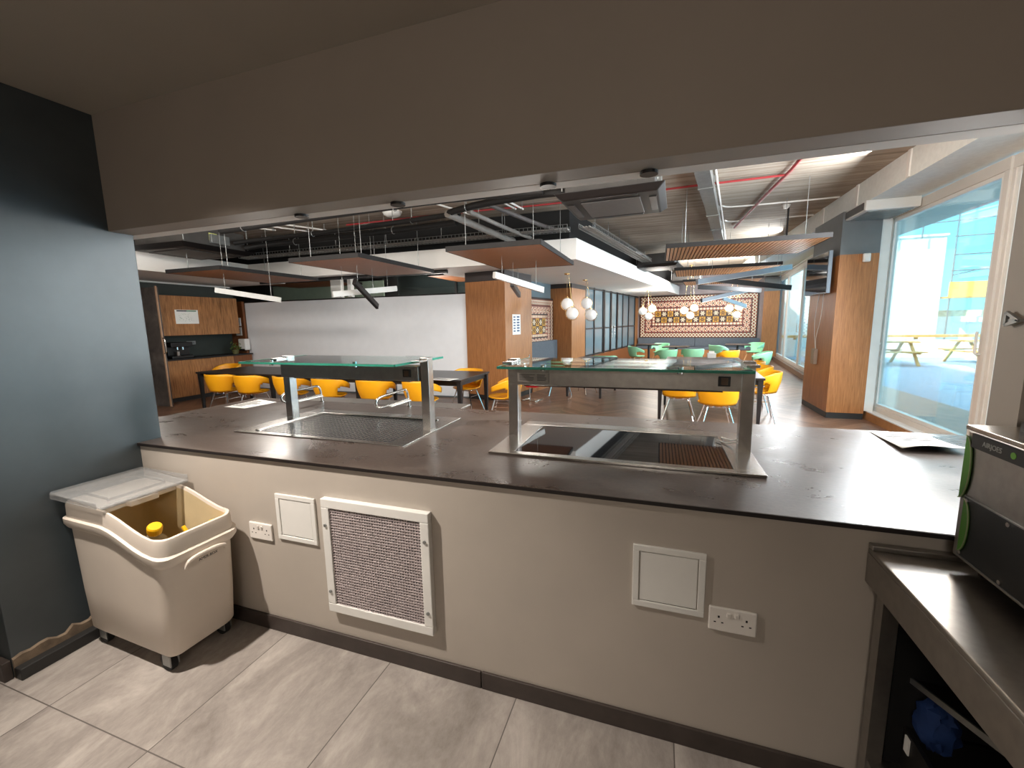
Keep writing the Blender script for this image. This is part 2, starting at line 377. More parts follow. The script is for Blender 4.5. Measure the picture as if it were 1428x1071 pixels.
# sockets and panels on the counter wall
def socket(x0, x1, z0, z1, label):
    cx, cz = (x0+x1)/2, (z0+z1)/2
    t = thing('double_socket', label, 'socket', (cx, 0, cz), 0)
    B().bb(-.073, .073, -.011, 0, -.043, .043).done('face_plate', white_plastic, t, bevel=.004)
    for sx in (-.012, .012): B().box((sx, -.013, .022), (.013, .006, .016), Euler((.15, 0, 0))).done('rocker_switch', white_plastic, t, bevel=.002)
    for sx in (-.042, .042):
        for q in ((-.003, .003, .006, .014), (-.015, -.008, -.012, -.008), (.008, .015, -.012, -.008)): B().bb(sx+q[0], sx+q[1], -.0115, -.009, q[2], q[3]).done('pin_hole', black, t)
socket(.763, .911, .486, .577, 'white double socket beside the white wheeled bin')
socket(2.861, 3.009, .483, .569, 'white double socket below the access panel near the steel table')
def access(x0, x1, z0, z1, label):
    t = thing('access_panel', label, 'access panel', ((x0+x1)/2, 0, (z0+z1)/2)); w, h = (x1-x0)/2, (z1-z0)/2
    f = B(); fr = .022
    f.bb(-w, w, -.01, 0, h-fr, h).bb(-w, w, -.01, 0, -h, -h+fr).bb(-w, -w+fr, -.01, 0, -h+fr, h-fr).bb(w-fr, w, -.01, 0, -h+fr, h-fr)
    f.done('frame', white_metal, t, bevel=.002)
    B().bb(-w+fr+.003, w-fr-.003, -.007, 0, -h+fr+.003, h-fr-.003).done('door', white_metal, t, bevel=.002)
    B().bb(-w+fr+.006, w-fr-.006, -.003, -.0005, -h+fr-.001, -h+fr+.002).done('shadow_gap', black, t)
access(.951, 1.188, .512, .742, 'small white square access panel beside the vent grille')
access(2.609, 2.847, .519, .752, 'small white square access panel above the right hand socket')
def grille():
    x0, x1, z0, z1 = 1.245, 1.798, .206, .761
    t = thing('vent_grille', 'large square white vent grille with grey mesh on the counter wall', 'vent grille', ((x0+x1)/2, 0, (z0+z1)/2)); w, h = (x1-x0)/2, (z1-z0)/2; fr = .042
    f = B(); f.bb(-w, w, -.03, 0, h-fr, h).bb(-w, w, -.03, 0, -h, -h+fr).bb(-w, -w+fr, -.03, 0, -h+fr, h-fr).bb(w-fr, w, -.03, 0, -h+fr, h-fr)
    f.done('frame', white_metal, t, bevel=.003)
    B().bb(-w+fr, w-fr, -.004, -.002, -h+fr, h-fr).done('backing', mat('grille shadow', srgb(70, 62, 66), .8), t)
    g = B(); n = 36; st = (2*(w-fr))/n
    for i in range(n+1):
        a = -w+fr+i*st; g.bb(a-.0022, a+.0022, -.022, -.006, -h+fr, h-fr)
    m = 36; st = (2*(h-fr))/m
    for i in range(m+1):
        a = -h+fr+i*st; g.bb(-w+fr, w-fr, -.0235, -.006, a-.0022, a+.0022)
    g.done('core', mat('grille core', srgb(176, 166, 166), .5), t)
    for sx, sz in ((-1, .55), (-1, -.62), (1, .55), (1, -.62)):
        B().cyl((sx*(w-.02), -.036, sz*h), (sx*(w-.02), -.03, sz*h), .007, n=12).done('screw', galv, t)
grille()
# ---- sneeze guards
def guard(x0, x1, gx0, gx1, label, plate):
    t = thing('sneeze_guard', label, 'sneeze guard', (0, 0, .92))
    for x in (x0, x1):
        p = B().bb(x-.026, x+.026, .625, .68, .004, .425).done('post', steel, t, bevel=.002)
        B().bb(x-.026, x+.026, .54, .625, .405, .417).done('glass_clamp', steel, p, bevel=.002)
    B().bb(x0-.02, x1-.028, .605, .70, .292, .376).done('heat_lamp_channel', steel_hot, t, bevel=.003)
    L = B().bb(x0+.06, x1-.1, .63, .67, .283, .2915).done('heat_lamp_tube', mat('dark quartz tube', srgb(60, 40, 34), .3), t)
    s = B().bb(x1-.125, x1-.075, .598, .606, .315, .36).done('rocker_switch', black, t, bevel=.002)
    B().bb(x1-.114, x1-.086, .595, .599, .322, .353).done('rocker', mat('amber rocker', srgb(92, 70, 54), .3), s, bevel=.001)
    g = B().bb(gx0, gx1, .40, .92, .398, .408).done('glass_shelf', guard_glass, t)
    B().bb(gx0, gx1, .393, .3995, .397, .409).done('glass_edge', edge_glass, g)
    B().bb(gx0-.0055, gx0-.0003, .40, .92, .397, .409).done('side_edge', edge_glass, g)
    B().bb(gx1+.0003, gx1+.0055, .40, .92, .397, .409).done('side_edge', edge_glass, g)
    for x in ((gx0*.8+gx1*.2), (gx0*.25+gx1*.75)): B().cyl((x, .43, .388), (x, .43, .418), .012, n=14).done('glass_fixing', chrome, g)
    if plate:
        k = B().bb(x0+.035, x0+.2, .597, .604, .31, .356).done('rating_plate', mat('aluminium plate', srgb(176, 168, 160), .5), t)
        q = B(); random.seed(5)
        for r in range(5):
            q.bb(x0+.045, x0+.10+random.random()*.03, .5955, .597, .318+r*.007, .320+r*.007)
            q.bb(x0+.14, x0+.17+random.random()*.02, .5955, .597, .318+r*.007, .3205+r*.007)
        q.done('printed_text', ink, k)
    return t
guard(.41, 1.424, .30, 1.385, 'steel and glass sneeze guard over the mesh food well', False)
GR_ = guard(1.953, 3.054, 1.955, 3.03, 'steel and glass sneeze guard over the black ceramic hob', True)
# ---- mesh well
t = thing('food_well', 'stainless steel drop-in food well with a woven mesh base', 'food well', (0, 0, .92))
f = B(); X0, X1, Y0, Y1 = .307, 1.470, .31, .975; a0, a1, b0, b1 = .455, 1.365, .352, .86
f.bb(X0, X1, Y0, b0, .0005, .006).bb(X0, X1, b1, Y1, .0005, .006).bb(X0, a0, b0, b1, .0005, .006).bb(a1, X1, b0, b1, .0005, .006)
f.done('rim', steel, t, bevel=.0015)
B().bb(a0, a1, b0, b1, .0008, .002).done('well_bottom', mat('dark well', srgb(16, 19, 30), .6), t)
g = B(); n = 34
for i in range(n+1):
    x = a0+(a1-a0)*i/n; g.bb(x-.003, x+.003, b0, b1, .002, .0042)
m_ = 19
for i in range(m_+1):
    y = b0+(b1-b0)*i/m_; g.bb(a0, a1, y-.003, y+.003, .002, .0046)
g.done('wire_mesh', steel, t)
B().bb(a0-.028, a0-.004, b0, b1, .006, .014).done('side_lip', steel, t, bevel=.004)
B().bb(a0, a1, b1, b1+.02, .006, .012).done('rear_lip', steel, t, bevel=.003)
# ---- hob
t = thing('ceramic_hob', 'black ceramic glass warming hob in a steel frame', 'hob', (0, 0, .92))
f = B(); X0, X1, Y0, Y1 = 1.925, 3.085, .33, .985; a0, a1, b0, b1 = 2.045, 2.975, .372, .895
f.bb(X0, X1, Y0, b0, .0005, .012).bb(X0, X1, b1, Y1, .0005, .012).bb(X0, a0, b0, b1, .0005, .012).bb(a1, X1, b0, b1, .0005, .012)
f.done('rim', steel, t, bevel=.0015)
B().bb(a0, a1, b0, b1, .001, .0085).done('glass_plate', hob_black, t)
# cables by the right post
B().tube([(2.99, .86, .015), (3.0, .80, .025), (3.03, .73, .035), (3.045, .70, .07)], .004).done('power_cord', mat('grey cable', srgb(196, 190, 184), .5), GR_, smooth=True)
B().tube([(2.96, .80, .016), (3.0, .74, .018), (3.04, .70, .04)], .003).done('power_cord', mat('grey cable', srgb(196, 190, 184), .5), GR_, smooth=True)
# ---- rails and rear shelf
sh = B().bb(-.14, 1.30, 1.285, 1.5, .896, .91)
t = thing('tray_shelf', 'narrow stainless steel tray shelf behind the mesh food well', 'shelf')
sh.done('shelf_plate', steel_hot, t, bevel=.003)
for x in (-.05, 1.2): B().bb(x-.02, x+.02, 1.21, 1.5, .83, .896).bb(x-.02, x+.02, 1.2, 1.215, .7, .896).done('bracket', steel, t)
for i, x in enumerate((.08, .90)):
    t = thing('tray_rail', ['bent steel rail loop near the left guard post', 'bent steel rail loop in front of the right guard post of the food well'][i], 'rail', (x, 0, .92), 0, 'bent rail loops on the counter')
    B().tube([(0, 1.262, .0), (0, 1.258, .09), (0, 1.235, .133), (0, 1.18, .134), (0, .95, .131), (0, .875, .118), (0, .868, .08), (0, .91, .055), (0, .99, .054), (0, 1.12, .056), (0, 1.25, .058)], .0085, 10, 3).done('rail', steel, t, smooth=True)
    B().cyl((0, 1.262, 0), (0, 1.262, .006), .02, n=16).done('foot_plate', steel, t)
    B().bb(-.004, .03, 1.0, 1.25, .046, .052).done('flat_bar', white_metal, t)
# ---- papers on worktop
def sheet(name, label, cat, pts, z, curl=0):
    t = thing(name, label, cat)
    A = [V((p[0], p[1], z)) for p in pts]; n = 10
    g = bmesh.new(); vs = []
    for i in range(n+1):
        row = []
        for j in range(n+1):
            u, v = i/n, j/n
            p = A[0].lerp(A[1], u).lerp(A[3].lerp(A[2], u), v); p = p.copy(); p.z += curl*((1-v)**3*(.4+.6*u)+.25*math.sin(u*5+v*3)*(1-v)) if curl else 0
            p.z = max(p.z, z); row.append(g.verts.new(p))
        vs.append(row)
    for i in range(n):
        for j in range(n): g.faces.new((vs[i][j], vs[i+1][j], vs[i+1][j+1], vs[i][j+1]))
    b = B(); b.b.free(); b.b = g; o = b.done('page', paper, t, solid=.0012, smooth=True)
    k = B(); random.seed(len(label))
    e1 = (A[1]-A[0]); e2 = (A[3]-A[0])
    for r in range(8):
        v = .18+r*.09; u1 = random.uniform(.45, .88)
        if random.random() < .2: continue
        q = A[0]+e1*.12+e2*v; w = A[0]+e1*u1+e2*v
        cz = curl*((1-v)**3*(.4+.6*.5)+.25*math.sin(2.5+v*3)*(1-v)) if curl else 0
        q.z = w.z = max(z+cz, z)+.0035; k.beam(q, w, .008, .0006)
    k.done('printed_text', ink, t)
    return t
sheet('paper_sheet', 'printed sheet at the left end of the worktop by the wall end', 'paper', [(-.51, .87), (-.29, .865), (-.27, 1.14), (-.53, 1.2)], .9215)
sheet('paper_sheet', 'curling white printed sheet at the right end of the worktop', 'paper', [(3.735, .87), (3.99, .90), (3.985, 1.27), (3.755, 1.24)], .9225, .035)
# ================================================================== BIN
def bin_():
    R = math.radians(-2)
    t = thing('ingredient_bin', 'white wheeled ingredient bin with a slanted open top', 'bin', (.045, -.205, 0), R)
    L, Wd = .70, .172
    def prof(x):           # height of the rim along the length
        if x < .30: return .70
        if x < .66: k = (x-.30)/.36; return .70-.085*(k*k*(3-2*k))
        return .615-.01*(x-.66)/.04
    def ring(x0, x1, y0, y1, z, rr=.05, n=5, zf=None, dz=0):
        pts = []
        for cx, cy, a in ((x1-rr, y1-rr, 0), (x0+rr, y1-rr, PI/2), (x0+rr, y0+rr, PI), (x1-rr, y0+rr, 3*PI/2)):
            for k in range(n+1): pts.append((cx+rr*math.cos(a+PI/2*k/n), cy+rr*math.sin(a+PI/2*k/n)))
        # densify long sides
        out = []
        for i in range(len(pts)):
            a, b = V(pts[i]), V(pts[(i+1) % len(pts)]); m = max(1, int((b-a).length/.05))
            for k in range(m): out.append(a.lerp(b, k/m))
        return [(p.x, p.y, (zf(p.x)+dz) if zf else z) for p in out]
    def scaled(k, z=None, zf=None, dz=0, ins=0):
        base = ring(.0, L, -Wd, Wd, 0, .05)
        o = []
        for x, y, _ in base:
            X = L*.5+(x-L*.5)*k[0]+k[2]; Y = y*k[1]
            o.append((X, Y, (zf(X)+dz) if zf else z))
        return o
    lo = (.90, .88, -.01)
    rings = [scaled((.86, .82, -.01), .083), scaled(lo, .10), scaled((.93, .92, -.004), .30), scaled((.95, .955, 0), zf=prof, dz=-.075)]
    body = B().loft(rings, True, False)
    body.done('tub', bin_white, t, smooth=True)
    rim = [scaled((.955, .96, 0), zf=prof, dz=-.085), scaled((1.0, 1.0, 0), zf=prof, dz=-.08), scaled((1.03, 1.05, 0), zf=prof, dz=-.06), scaled((1.03, 1.05, 0), zf=prof, dz=-.035), scaled((.995, .99, 0), zf=prof, dz=-.03), scaled((.99, .98, 0), zf=prof, dz=.028), scaled((.98, .96, 0), zf=prof, dz=.04), scaled((.95, .905, 0), zf=prof, dz=.04), scaled((.94, .89, 0), zf=prof, dz=.025)]
    B().loft(rim, False, False).done('rim', bin_white, t, smooth=True)
    inn = [scaled((.94, .89, 0), zf=prof, dz=.025), scaled((.90, .85, -.005), .36), scaled((.80, .74, -.01), .105)]
    B().loft(inn, False, True).done('inner_wall', bin_liner, t, smooth=True)
    # rear top deck (from back to the hinge) closing the mouth
    dk = B().prism([(.035, -Wd*.9), (.30, -Wd*.9), (.30, -Wd*.35), (.33, -Wd*.35), (.33, Wd*.35), (.30, Wd*.35), (.30, Wd*.9), (.035, Wd*.9)], .712, .742)
    dk.done('top_deck', bin_white, t, bevel=.006)
    B().bb(.306, .336, -.03, .03, .734, .742).done('hinge_tab', bin_white, t, bevel=.003)
    # clear lid slid back over the deck
    lid = thing('', None, None); bpy.data.objects.remove(lid)
    l = B(); x0, x1 = -.02, .36
    l.hexa([(x0, -.185, .778), (x1, -.18, .756), (x1, .18, .756), (x0, .185, .778)], [(x0, -.185, .782), (x1, -.18, .760), (x1, .18, .760), (x0, .185, .782)])
    l.bb(x0, x1-.02, -.191, -.185, .758, .785).bb(x0, x1-.02, .185, .191, .758, .785).bb(x0-.006, x0, -.185, .185, .764, .79)
    l.bb(x1-.02, x1, -.175, .175, .752, .764).bb(x0+.06, x1-.08, -.12, -.115, .766, .778).bb(x0+.06, x1-.08, .115, .12, .766, .778).bb(x0+.06, x0+.065, -.12, .12, .772, .782).bb(x1-.085, x1-.08, -.12, .12, .757, .77)
    l.done('sliding_lid', clear_pl, t, bevel=.0015)
    # front grip
    h = B(); h.tube([(L+.012, -.085, .497), (L+.02, -.075, .525), (L+.02, -.04, .535), (L+.02, .05, .535), (L+.02, .085, .525), (L+.012, .095, .505)], .009, 8, 3)
    h.done('front_grip', bin_white, t, smooth=True)
    text('lettering', 'AMER-BOX', .017, ink, t, (L+.0115, .015, .505), (PI/2-.03, 0, PI/2))
    for x, y in ((.10, -.115), (.10, .115), (.595, -.122), (.595, .122)):
        c = B().cyl((x-.02, y-.014, .041), (x-.02, y+.014, .041), .041, n=22).done('caster', rubber, t, bevel=.003)
        B().bb(x-.035, x+.02, y-.02, y-.014, .03, .082).bb(x-.035, x+.02, y+.014, y+.02, .03, .082).bb(x-.03, x+.02, y-.02, y+.02, .078, .084).done('fork', galv, c, bevel=.002)
    return t, R
bt, bR = bin_()
def bottle(loc, rot, lab):
    t = thing('plastic_bottle', lab, 'bottle', loc); t.rotation_euler = rot
    b = B().lathe([(.0, 0), (.05, .002), (.056, .02), (.056, .15), (.05, .18), (.03, .21), (.02, .225), (.02, .245), (.0, .246)], n=20)
    b.done('bottle_body', clear_bot, t, smooth=True)
    B().lathe([(.0, .236), (.027, .236), (.029, .25), (.029, .268), (.025, .275), (.0, .276)], n=20).done('cap', yellow_cap, t, smooth=False)
    return t
M_ = Matrix.Translation((.045, -.205, 0)) @ Matrix.Rotation(bR, 4, 'Z')
def inb(x, y, z): return M_ @ V((x, y, z))
bottle(inb(.395, -.04, .405), (.12, .42, 0), 'clear bottle with a large yellow cap in the middle of the white bin')
bottle(inb(.60, .075, .345), (-.1, .15, .3), 'clear bottle with a small yellow cap at the front of the white bin')
tag(B().beam(inb(.53, .03, .61), inb(.59, .035, .53), .016, .012).done('plastic_scoop', yellow_cap, bevel=.003), 'narrow yellow plastic scoop handle leaning at the front inside the bin', 'scoop')

# ================================================================== STEEL TABLE AND OVEN
t = thing('steel_table', 'stainless steel work table against the counter wall at right', 'table', (3.285, 0, 0))
B().bb(0, 1.3, -2.0, -.004, .835, .85).done('top', steel_hot, t, bevel=.004)
B().bb(0, .012, -2.0, -.004, .742, .835).bb(.012, 1.3, -2.0, -1.99, .742, .835).done('apron', steel_hot, t, bevel=.002)
B().bb(0, 1.3, -.03, -.004, .85, .866).done('rear_upstand', steel_hot, t, bevel=.003)
for x, y in ((.045, -.045), (1.25, -.045), (.045, -1.95), (1.25, -1.95)): B().bb(x-.02, x+.02, y-.02, y+.02, 0.03, .835).cyl((x, y, 0), (x, y, .03), .022, n=12).done('leg', steel_hot, t)
B().bb(.03, 1.27, -1.97, -.03, .17, .19).done('undershelf', steel_hot, t)
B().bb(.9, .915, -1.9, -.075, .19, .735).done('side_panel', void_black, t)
B().bb(.075, 1.2, -.05, -.035, .19, .74).done('back_panel', void_black, t)  # black panels added to darken the space under the table
t = thing('storage_crate', 'black plastic crate under the steel table', 'crate', (3.40, -.05, .19))
B().bb(.0, .55, -.75, 0, 0, .012).done('crate_base', black, t)
B().bb(0, .012, -.75, 0, .012, .13).bb(.538, .55, -.75, 0, .012, .13).bb(.012, .538, -.012, 0, .012, .13).bb(.012, .538, -.75, -.738, .012, .13).done('crate_wall', black, t)
B().bb(-.0045, -.0005, -.04, -.018, .07, .12).done('white_label', paper, t)
t = thing('leaning_tray', 'dark tray with a pale edge leaning at a slant under the steel table', 'tray', (3.40, -.04, .475)); t.rotation_euler = (-.36, 0, 0)
B().bb(.006, .5, -.62, 0, -.01, .0).done('tray_plate', black, t)
B().bb(0, .006, -.62, 0, -.012, .004).done('pale_edge', galv, t)
cl = B().sph((3.455, -.085, .375), .062, 24, (.75, .8, 1.2))
for v in cl.b.verts: v.co += V((random.uniform(-.008, .008), random.uniform(-.008, .008), random.uniform(-.006, .006)))
tag(cl.done('blue_cloth', blue_cloth, smooth=True), 'bunched blue cloth under the slanted tray below the steel table', 'cloth')
tag(B().tube([(3.36, -.58, .2), (3.365, -.60, .32), (3.38, -.54, .42), (3.375, -.46, .43), (3.36, -.45, .36)], .006, 8).done('power_cable', mat('pale cable', srgb(168, 160, 150), .5), smooth=True), 'pale cable hanging beside the black crate', 'cable')
# oven
t = thing('speed_oven', 'steel countertop oven with a black front panel and green curves', 'oven', (3.45, 0, .85))
OY0, OY1 = -.055, -.72
B().bb(.0, .62, OY1, OY0, .037, .385).done('casing', steel_hot, t, bevel=.006)
B().bb(-.004, .64, OY1-.005, OY0+.004, .385, .397).done('top_plate', steel, t, bevel=.002)
B().bb(.07, .60, OY1+.05, OY0-.05, .397, .42).done('top_grille', black, t)
for x, y in ((.06, -.1), (.06, -.66), (.56, -.1), (.56, -.66)): B().cyl((x, y, 0.0005), (x, y, .037), .022, n=14).done('foot', black, t)
dp = B().bb(-.006, .0, OY1+.02, OY0-.028, .345, .381).done('display', oven_black, t)
text('lettering', 'AIRJOES', .018, mat('pale display text', srgb(150, 152, 150), .5, var=0), dp, (-.0065, -.155, .363), (PI/2, 0, -PI/2))
B().cyl((-.007, -.222, .363), (-.006, -.222, .363), .008, n=16).done('power_light', mat('green light', srgb(96, 150, 60), .4, var=0), dp)
fp = B().bb(-.006, 0, OY1+.01, OY0-.032, .052, .215).done('front_panel', oven_black, t)
B().bb(-.0075, -.002, OY1+.01, OY0-.032, .213, .216).bb(-.0075, -.002, OY1+.01, OY0-.032, .050, .053).done('panel_edge', galv, fp)
for y, z in ((OY0-.045, .205), (OY0-.185, .205), (OY0-.325, .205), (OY0-.045, .062), (OY0-.185, .062), (OY0-.325, .062)): B().cyl((-.010, y, z), (-.006, y, z), .0055, n=12).done('screw', chrome, fp)
def crescent(name, zc, hz, y0, dep, par, x):
    b = B(); pts = []; n = 14
    for k in range(n+1):
        a = -PI/2+PI*k/n; pts.append((y0-dep*math.cos(a), zc+hz*math.sin(a)))
    lo = [b.b.verts.new((x, y, z)) for y, z in pts]; hi = [b.b.verts.new((x+.002, y, z)) for y, z in pts]; m = len(pts)
    b.b.faces.new(lo); b.b.faces.new(hi[::-1])
    for i in range(m): b.b.faces.new((lo[i], lo[(i+1) % m], hi[(i+1) % m], hi[i]))
    b.done(name, oven_green, par)
    b = B().tube([(x-.001, y, z) for y, z in pts], .0015, 6, 1); b.done('curve_outline', mat('pale green outline', srgb(140, 150, 110), .5, var=0), par)
crescent('green_curve', .285, .085, OY0-.004, .030, t, -.004)
crescent('green_curve', .135, .072, OY0-.034, .028, fp, -.0085)
B().cyl((-.012, OY0-.36, .105), (-.006, OY0-.36, .105), .016, n=18).done('badge', mat('copper badge', srgb(170, 100, 70), .4), fp)
for y, z in ((OY0-.33, .135), (OY0-.33, .10)): 
    B().box((-.007, y, z), (.002, .016, .004)).box((-.007, y, z), (.002, .004, .016)).done('star_mark', galv, fp)
# small wall fittings right
tag(B().bb(3.545, 3.577, -.012, -.0005, 1.50, 1.53).done('wall_hook', white_metal, bevel=.004), 'small pale metal catch on the grey wall end at the far right', 'hook') if False else None
t = thing('wall_switch', 'white wall switch just above the oven', 'switch', (3.665, 0, 1.25))
B().bb(-.045, .045, -.01, 0, -.035, .035).done('face_plate', white_plastic, t, bevel=.003)
for x in (-.015, .015): B().bb(x-.008, x+.008, -.016, -.01, -.012, .012).done('rocker', white_plastic, t, bevel=.002)
t = thing('wall_catch', 'pale metal catch on the grey wall end at the far right', 'catch', (3.577, .05, 1.515))
B().beam((-.012, -.025, 0), (-.012, .02, .022), .008, .008).beam((-.012, -.025, 0), (-.012, .02, -.012), .008, .008).beam((-.012, .02, .022), (-.012, .02, -.012), .008, .008).done('catch_loop', galv, t)
B().bb(-.012, 0, -.03, .025, -.004, .004).done('catch_base', galv, t)

# ================================================================== DINING SHELL
struct('floor_dining', B().bb(-12, 7.4, .05, 24, -.1, 0), chev_m, 'brown chevron wood floor of the dining room')
struct('ceiling_slab', B().bb(-12, 6.95, 0, 24, SLAB, SLAB+.15), slab_m, 'bare board marked concrete ceiling')
struct('roof', B().bb(-12, 6.95, -6, 26, SLAB+.16, 4.2), soffit_m)  # unseen roof block, added to shut out light and shade the terrace
struct('soffit', B().bb(5.82, 6.95, -2, 26, 3.05, SLAB), soffit_m, 'pale overhang above the windows outside')
struct('wall_far_left', B().bb(-7.5, -7.4, .11, 6.43, 0, SLAB), dark_green, 'dark green wall behind the kitchenette')
struct('wall_dining_front', B().bb(-7.4, -.9, .0, .11, 0, SLAB).bb(-.9, 0, .0, .11, KC, SLAB), paint_dark)
# dropped white ceilings
poly = [(-5.6, 5.49), (1.391, 5.49)]
fx = lambda t: sk(t, 1.603)
pts = [(1.391, 5.488), fx(14), sk(14, -1.4), sk(.0, -1.4), (-1.2, 5.78), (-5.6, 5.78), (-5.6, 5.49)]
struct('ceiling_drop', B().prism(pts, DROP, 2.84), gypsum, 'white dropped ceiling with a stepped edge')
struct('ceiling_void', B().prism([(1.25, 5.62), fx(14)and sk(14, 1.45), sk(14, -1.4), sk(0, -1.4), (-1.2, 5.75), (-7.39, 5.75), (-7.39, 5.62)], 2.841, SLAB-.001), void_black)  # solid black block painting the unlit gap above the dropped ceiling
struct('ceiling_bulkhead', B().bb(-7.39, -5.6, .11, 5.49, DROP, 2.84).bb(-7.39, -5.6, 5.49, 6.42, DROP, 2.84), gypsum, 'white bulkhead over the kitchenette')
struct('trim_3', B().bb(-7.39, -7.34, .2, 6.40, DROP-.03, DROP-.001), white_metal, 'pale strip at the top of the dark green wall')
struct('trim_4', B().bb(-5.6, -1.05, 5.735, 5.79, DROP-.06, DROP-.001), black, 'black edge strip under the dropped ceiling')
# right bulkhead over windows
struct('wall_right_bulkhead', B().bb(5.2, 5.82, .11, 24, 3.02, SLAB-.001), white_tex, 'rough white downstand beam above the windows')
for y in (4.6, 5.9, 7.2): struct('trim_5', B().bb(5.185, 5.2, y-.03, y+.03, 3.03, SLAB-.002), gypsum)
# pillars
def pillar(name, poly, z1, m, label, band=None, bandm=None, foot=None):
    t = thing(name, label, None, kind='structure')
    B().prism(poly, 0 if foot is None else foot, z1).done('cladding', m, t)
    if foot:
        c = V((sum(p[0] for p in poly)/len(poly), sum(p[1] for p in poly)/len(poly)))
        B().prism([tuple(c+(V(p)-c)*.99) for p in poly], 0, foot).done('plinth', skirt_dark, t)
    if band: B().prism([tuple(V(p)) for p in poly], z1, band).done('head_band', bandm, t)
    return t
pillar('pillar_left', [sk(0, 0), sk(0, -.90), sk(1.15, -.90), sk(1.15, 0)], 2.33, oak, 'oak clad square pillar right of the white partition', DROP-.001, mat('brown head band', srgb(52, 44, 42), .6), .10)
pillar('pillar_middle', [sk(3.55, 0), sk(3.55, -.75), sk(4.62, -.75), sk(4.62, 0)], 2.40, oak, 'oak clad pillar beside the glass partition', DROP-.001, mat('brown head band', srgb(52, 44, 42), .6), .10)
pillar('pillar_right', [(5.127, 6.12), (5.60, 6.12), (5.60, 7.3), (5.127, 7.3)], 2.42, oak, 'oak clad pillar beside the near window', 3.02, slate_pillar, .09)
pillar('pillar_far', [sk(11.28, 4.55), sk(11.28, 5.05), sk(11.6, 5.05), sk(11.6, 4.55)], 2.5, oak, 'far oak clad pillar right of the tile mural', 3.0, slate_pillar, .09)
pillar('pillar_corner', [sk(10.9, .0), sk(10.9, -.2), sk(11.4, -.2), sk(11.4, .0)], 2.44, oak, 'thin oak pillar left of the tile mural', DROP-.001, black, .09)
t = thing('motion_sensor', 'white motion sensor on the oak pillar by the near window', 'sensor', (5.44, 6.118, 2.36))
B().bb(-.045, .045, -.055, 0, -.06, .06).done('housing', white_plastic, t, bevel=.015); B().bb(-.03, .03, -.06, -.05, -.045, 0).done('lens', diffuser, t, bevel=.008)

# partition line: recess wall with small mural, glass partition, low base
struct('wall_recess', B().prism([sk(1.15, -.55), sk(3.55, -.55), sk(3.55, -.65), sk(1.15, -.65)], 0, 2.12), dark_green)
tg = thing('window_9', 'dark clerestory glass above the small tile mural', None, kind='structure')
B().prism([sk(1.15, -.60), sk(3.55, -.60), sk(3.55, -.62), sk(1.15, -.62)], 2.14, DROP-.002).done('pane', part_glass, tg)
B().prism([sk(1.15, -.56), sk(3.55, -.56), sk(3.55, -.64), sk(1.15, -.64)], 2.11, 2.14).done('frame', black, tg)
def partition():
    t = thing('glass_partition', 'black framed smoked glass partition with doors beside the dropped ceiling', None, kind='structure'); t.name = 'wall_glass_partition'
    B().prism([sk(4.62, -.03), sk(10.9, -.03), sk(10.9, -.05), sk(4.62, -.05)], .55, DROP-.005).done('pane', part_glass, t)
    f = B(); ts = [4.66, 5.5, 6.4, 6.55, 7.25, 7.35, 8.05, 8.15, 8.9, 9.8, 10.86]
    for q in ts: f.prism([sk(q-.03, .0), sk(q+.03, .0), sk(q+.03, -.06), sk(q-.03, -.06)], .5, DROP-.002)
    for z in (.53, 1.31, DROP-.04): f.prism([sk(4.62, .0), sk(10.9, 0), sk(10.9, -.06), sk(4.62, -.06)], z-.018, z+.018)
    f.done('frame', black_metal, t)
    B().prism([sk(4.62, .012), sk(10.9, .012), sk(10.9, -.07), sk(4.62, -.07)], 0, .5).done('base', oak_dark, t)
    for q in (6.5, 8.1): B().prism([sk(q-.06, .012), sk(q+.06, .012), sk(q+.06, -.005), sk(q-.06, -.005)], .5, DROP-.02).done('mullion', black_metal, t)
    for q in (7.25, 7.6): B().cyl((*sk(q, .05), .95), (*sk(q, .05), 1.35), .012).done('door_handle', steel, t)
partition()
# mosaic murals
RUST = srgb(158, 76, 52)
TERRA, CREAM, BROWN, OCHRE, MAROON, PINK, DK = [tuple(x**1 for x in srgb(*c)) for c in ((168, 90, 66), (236, 222, 196), (74, 40, 26), (206, 152, 48), (124, 50, 46), (214, 162, 138), (44, 26, 20))]
def pat_border(u, v):      # interlaced guilloche, u along
    a = v-.5; c1 = .27*math.sin(2*PI*u); 
    d = min(abs(a-c1), abs(a+c1))
    if v < .07: return BROWN
    if d < .085: return CREAM
    if d < .15: return DK
    return RUST if abs(a) < .38 else BROWN
def pat_flower(u, v):
    x, y = u % 1-.5, v-.5; r = math.hypot(x, y); th = math.atan2(y, x)
    if v < .07 or v > .93: return MAROON
    if r < .11: return DK
    if r < .33 and math.cos(5*th) > .1: return CREAM
    if r < .40: return TERRA
    return MAROON if (abs(x)+abs(y)) > .66 else (CREAM if (abs(x)+abs(y)) > .54 else PINK)
def pat_dots(u, v):
    x, y = (u*2 % 1)-.5, v-.5
    return CREAM if math.hypot(x, y*.9) < .36 else TERRA
def pat_star(u, v, k):
    x, y = u % 1-.5, v % 1-.5; r = math.hypot(x, y); th = math.atan2(y, x)
    bg, fgc = (OCHRE, BROWN) if k else (BROWN, CREAM)
    if max(abs(x), abs(y)) > .46: return DK
    if r < .09: return bg
    return fgc if r < .40*abs(math.cos(3*th)) else bg
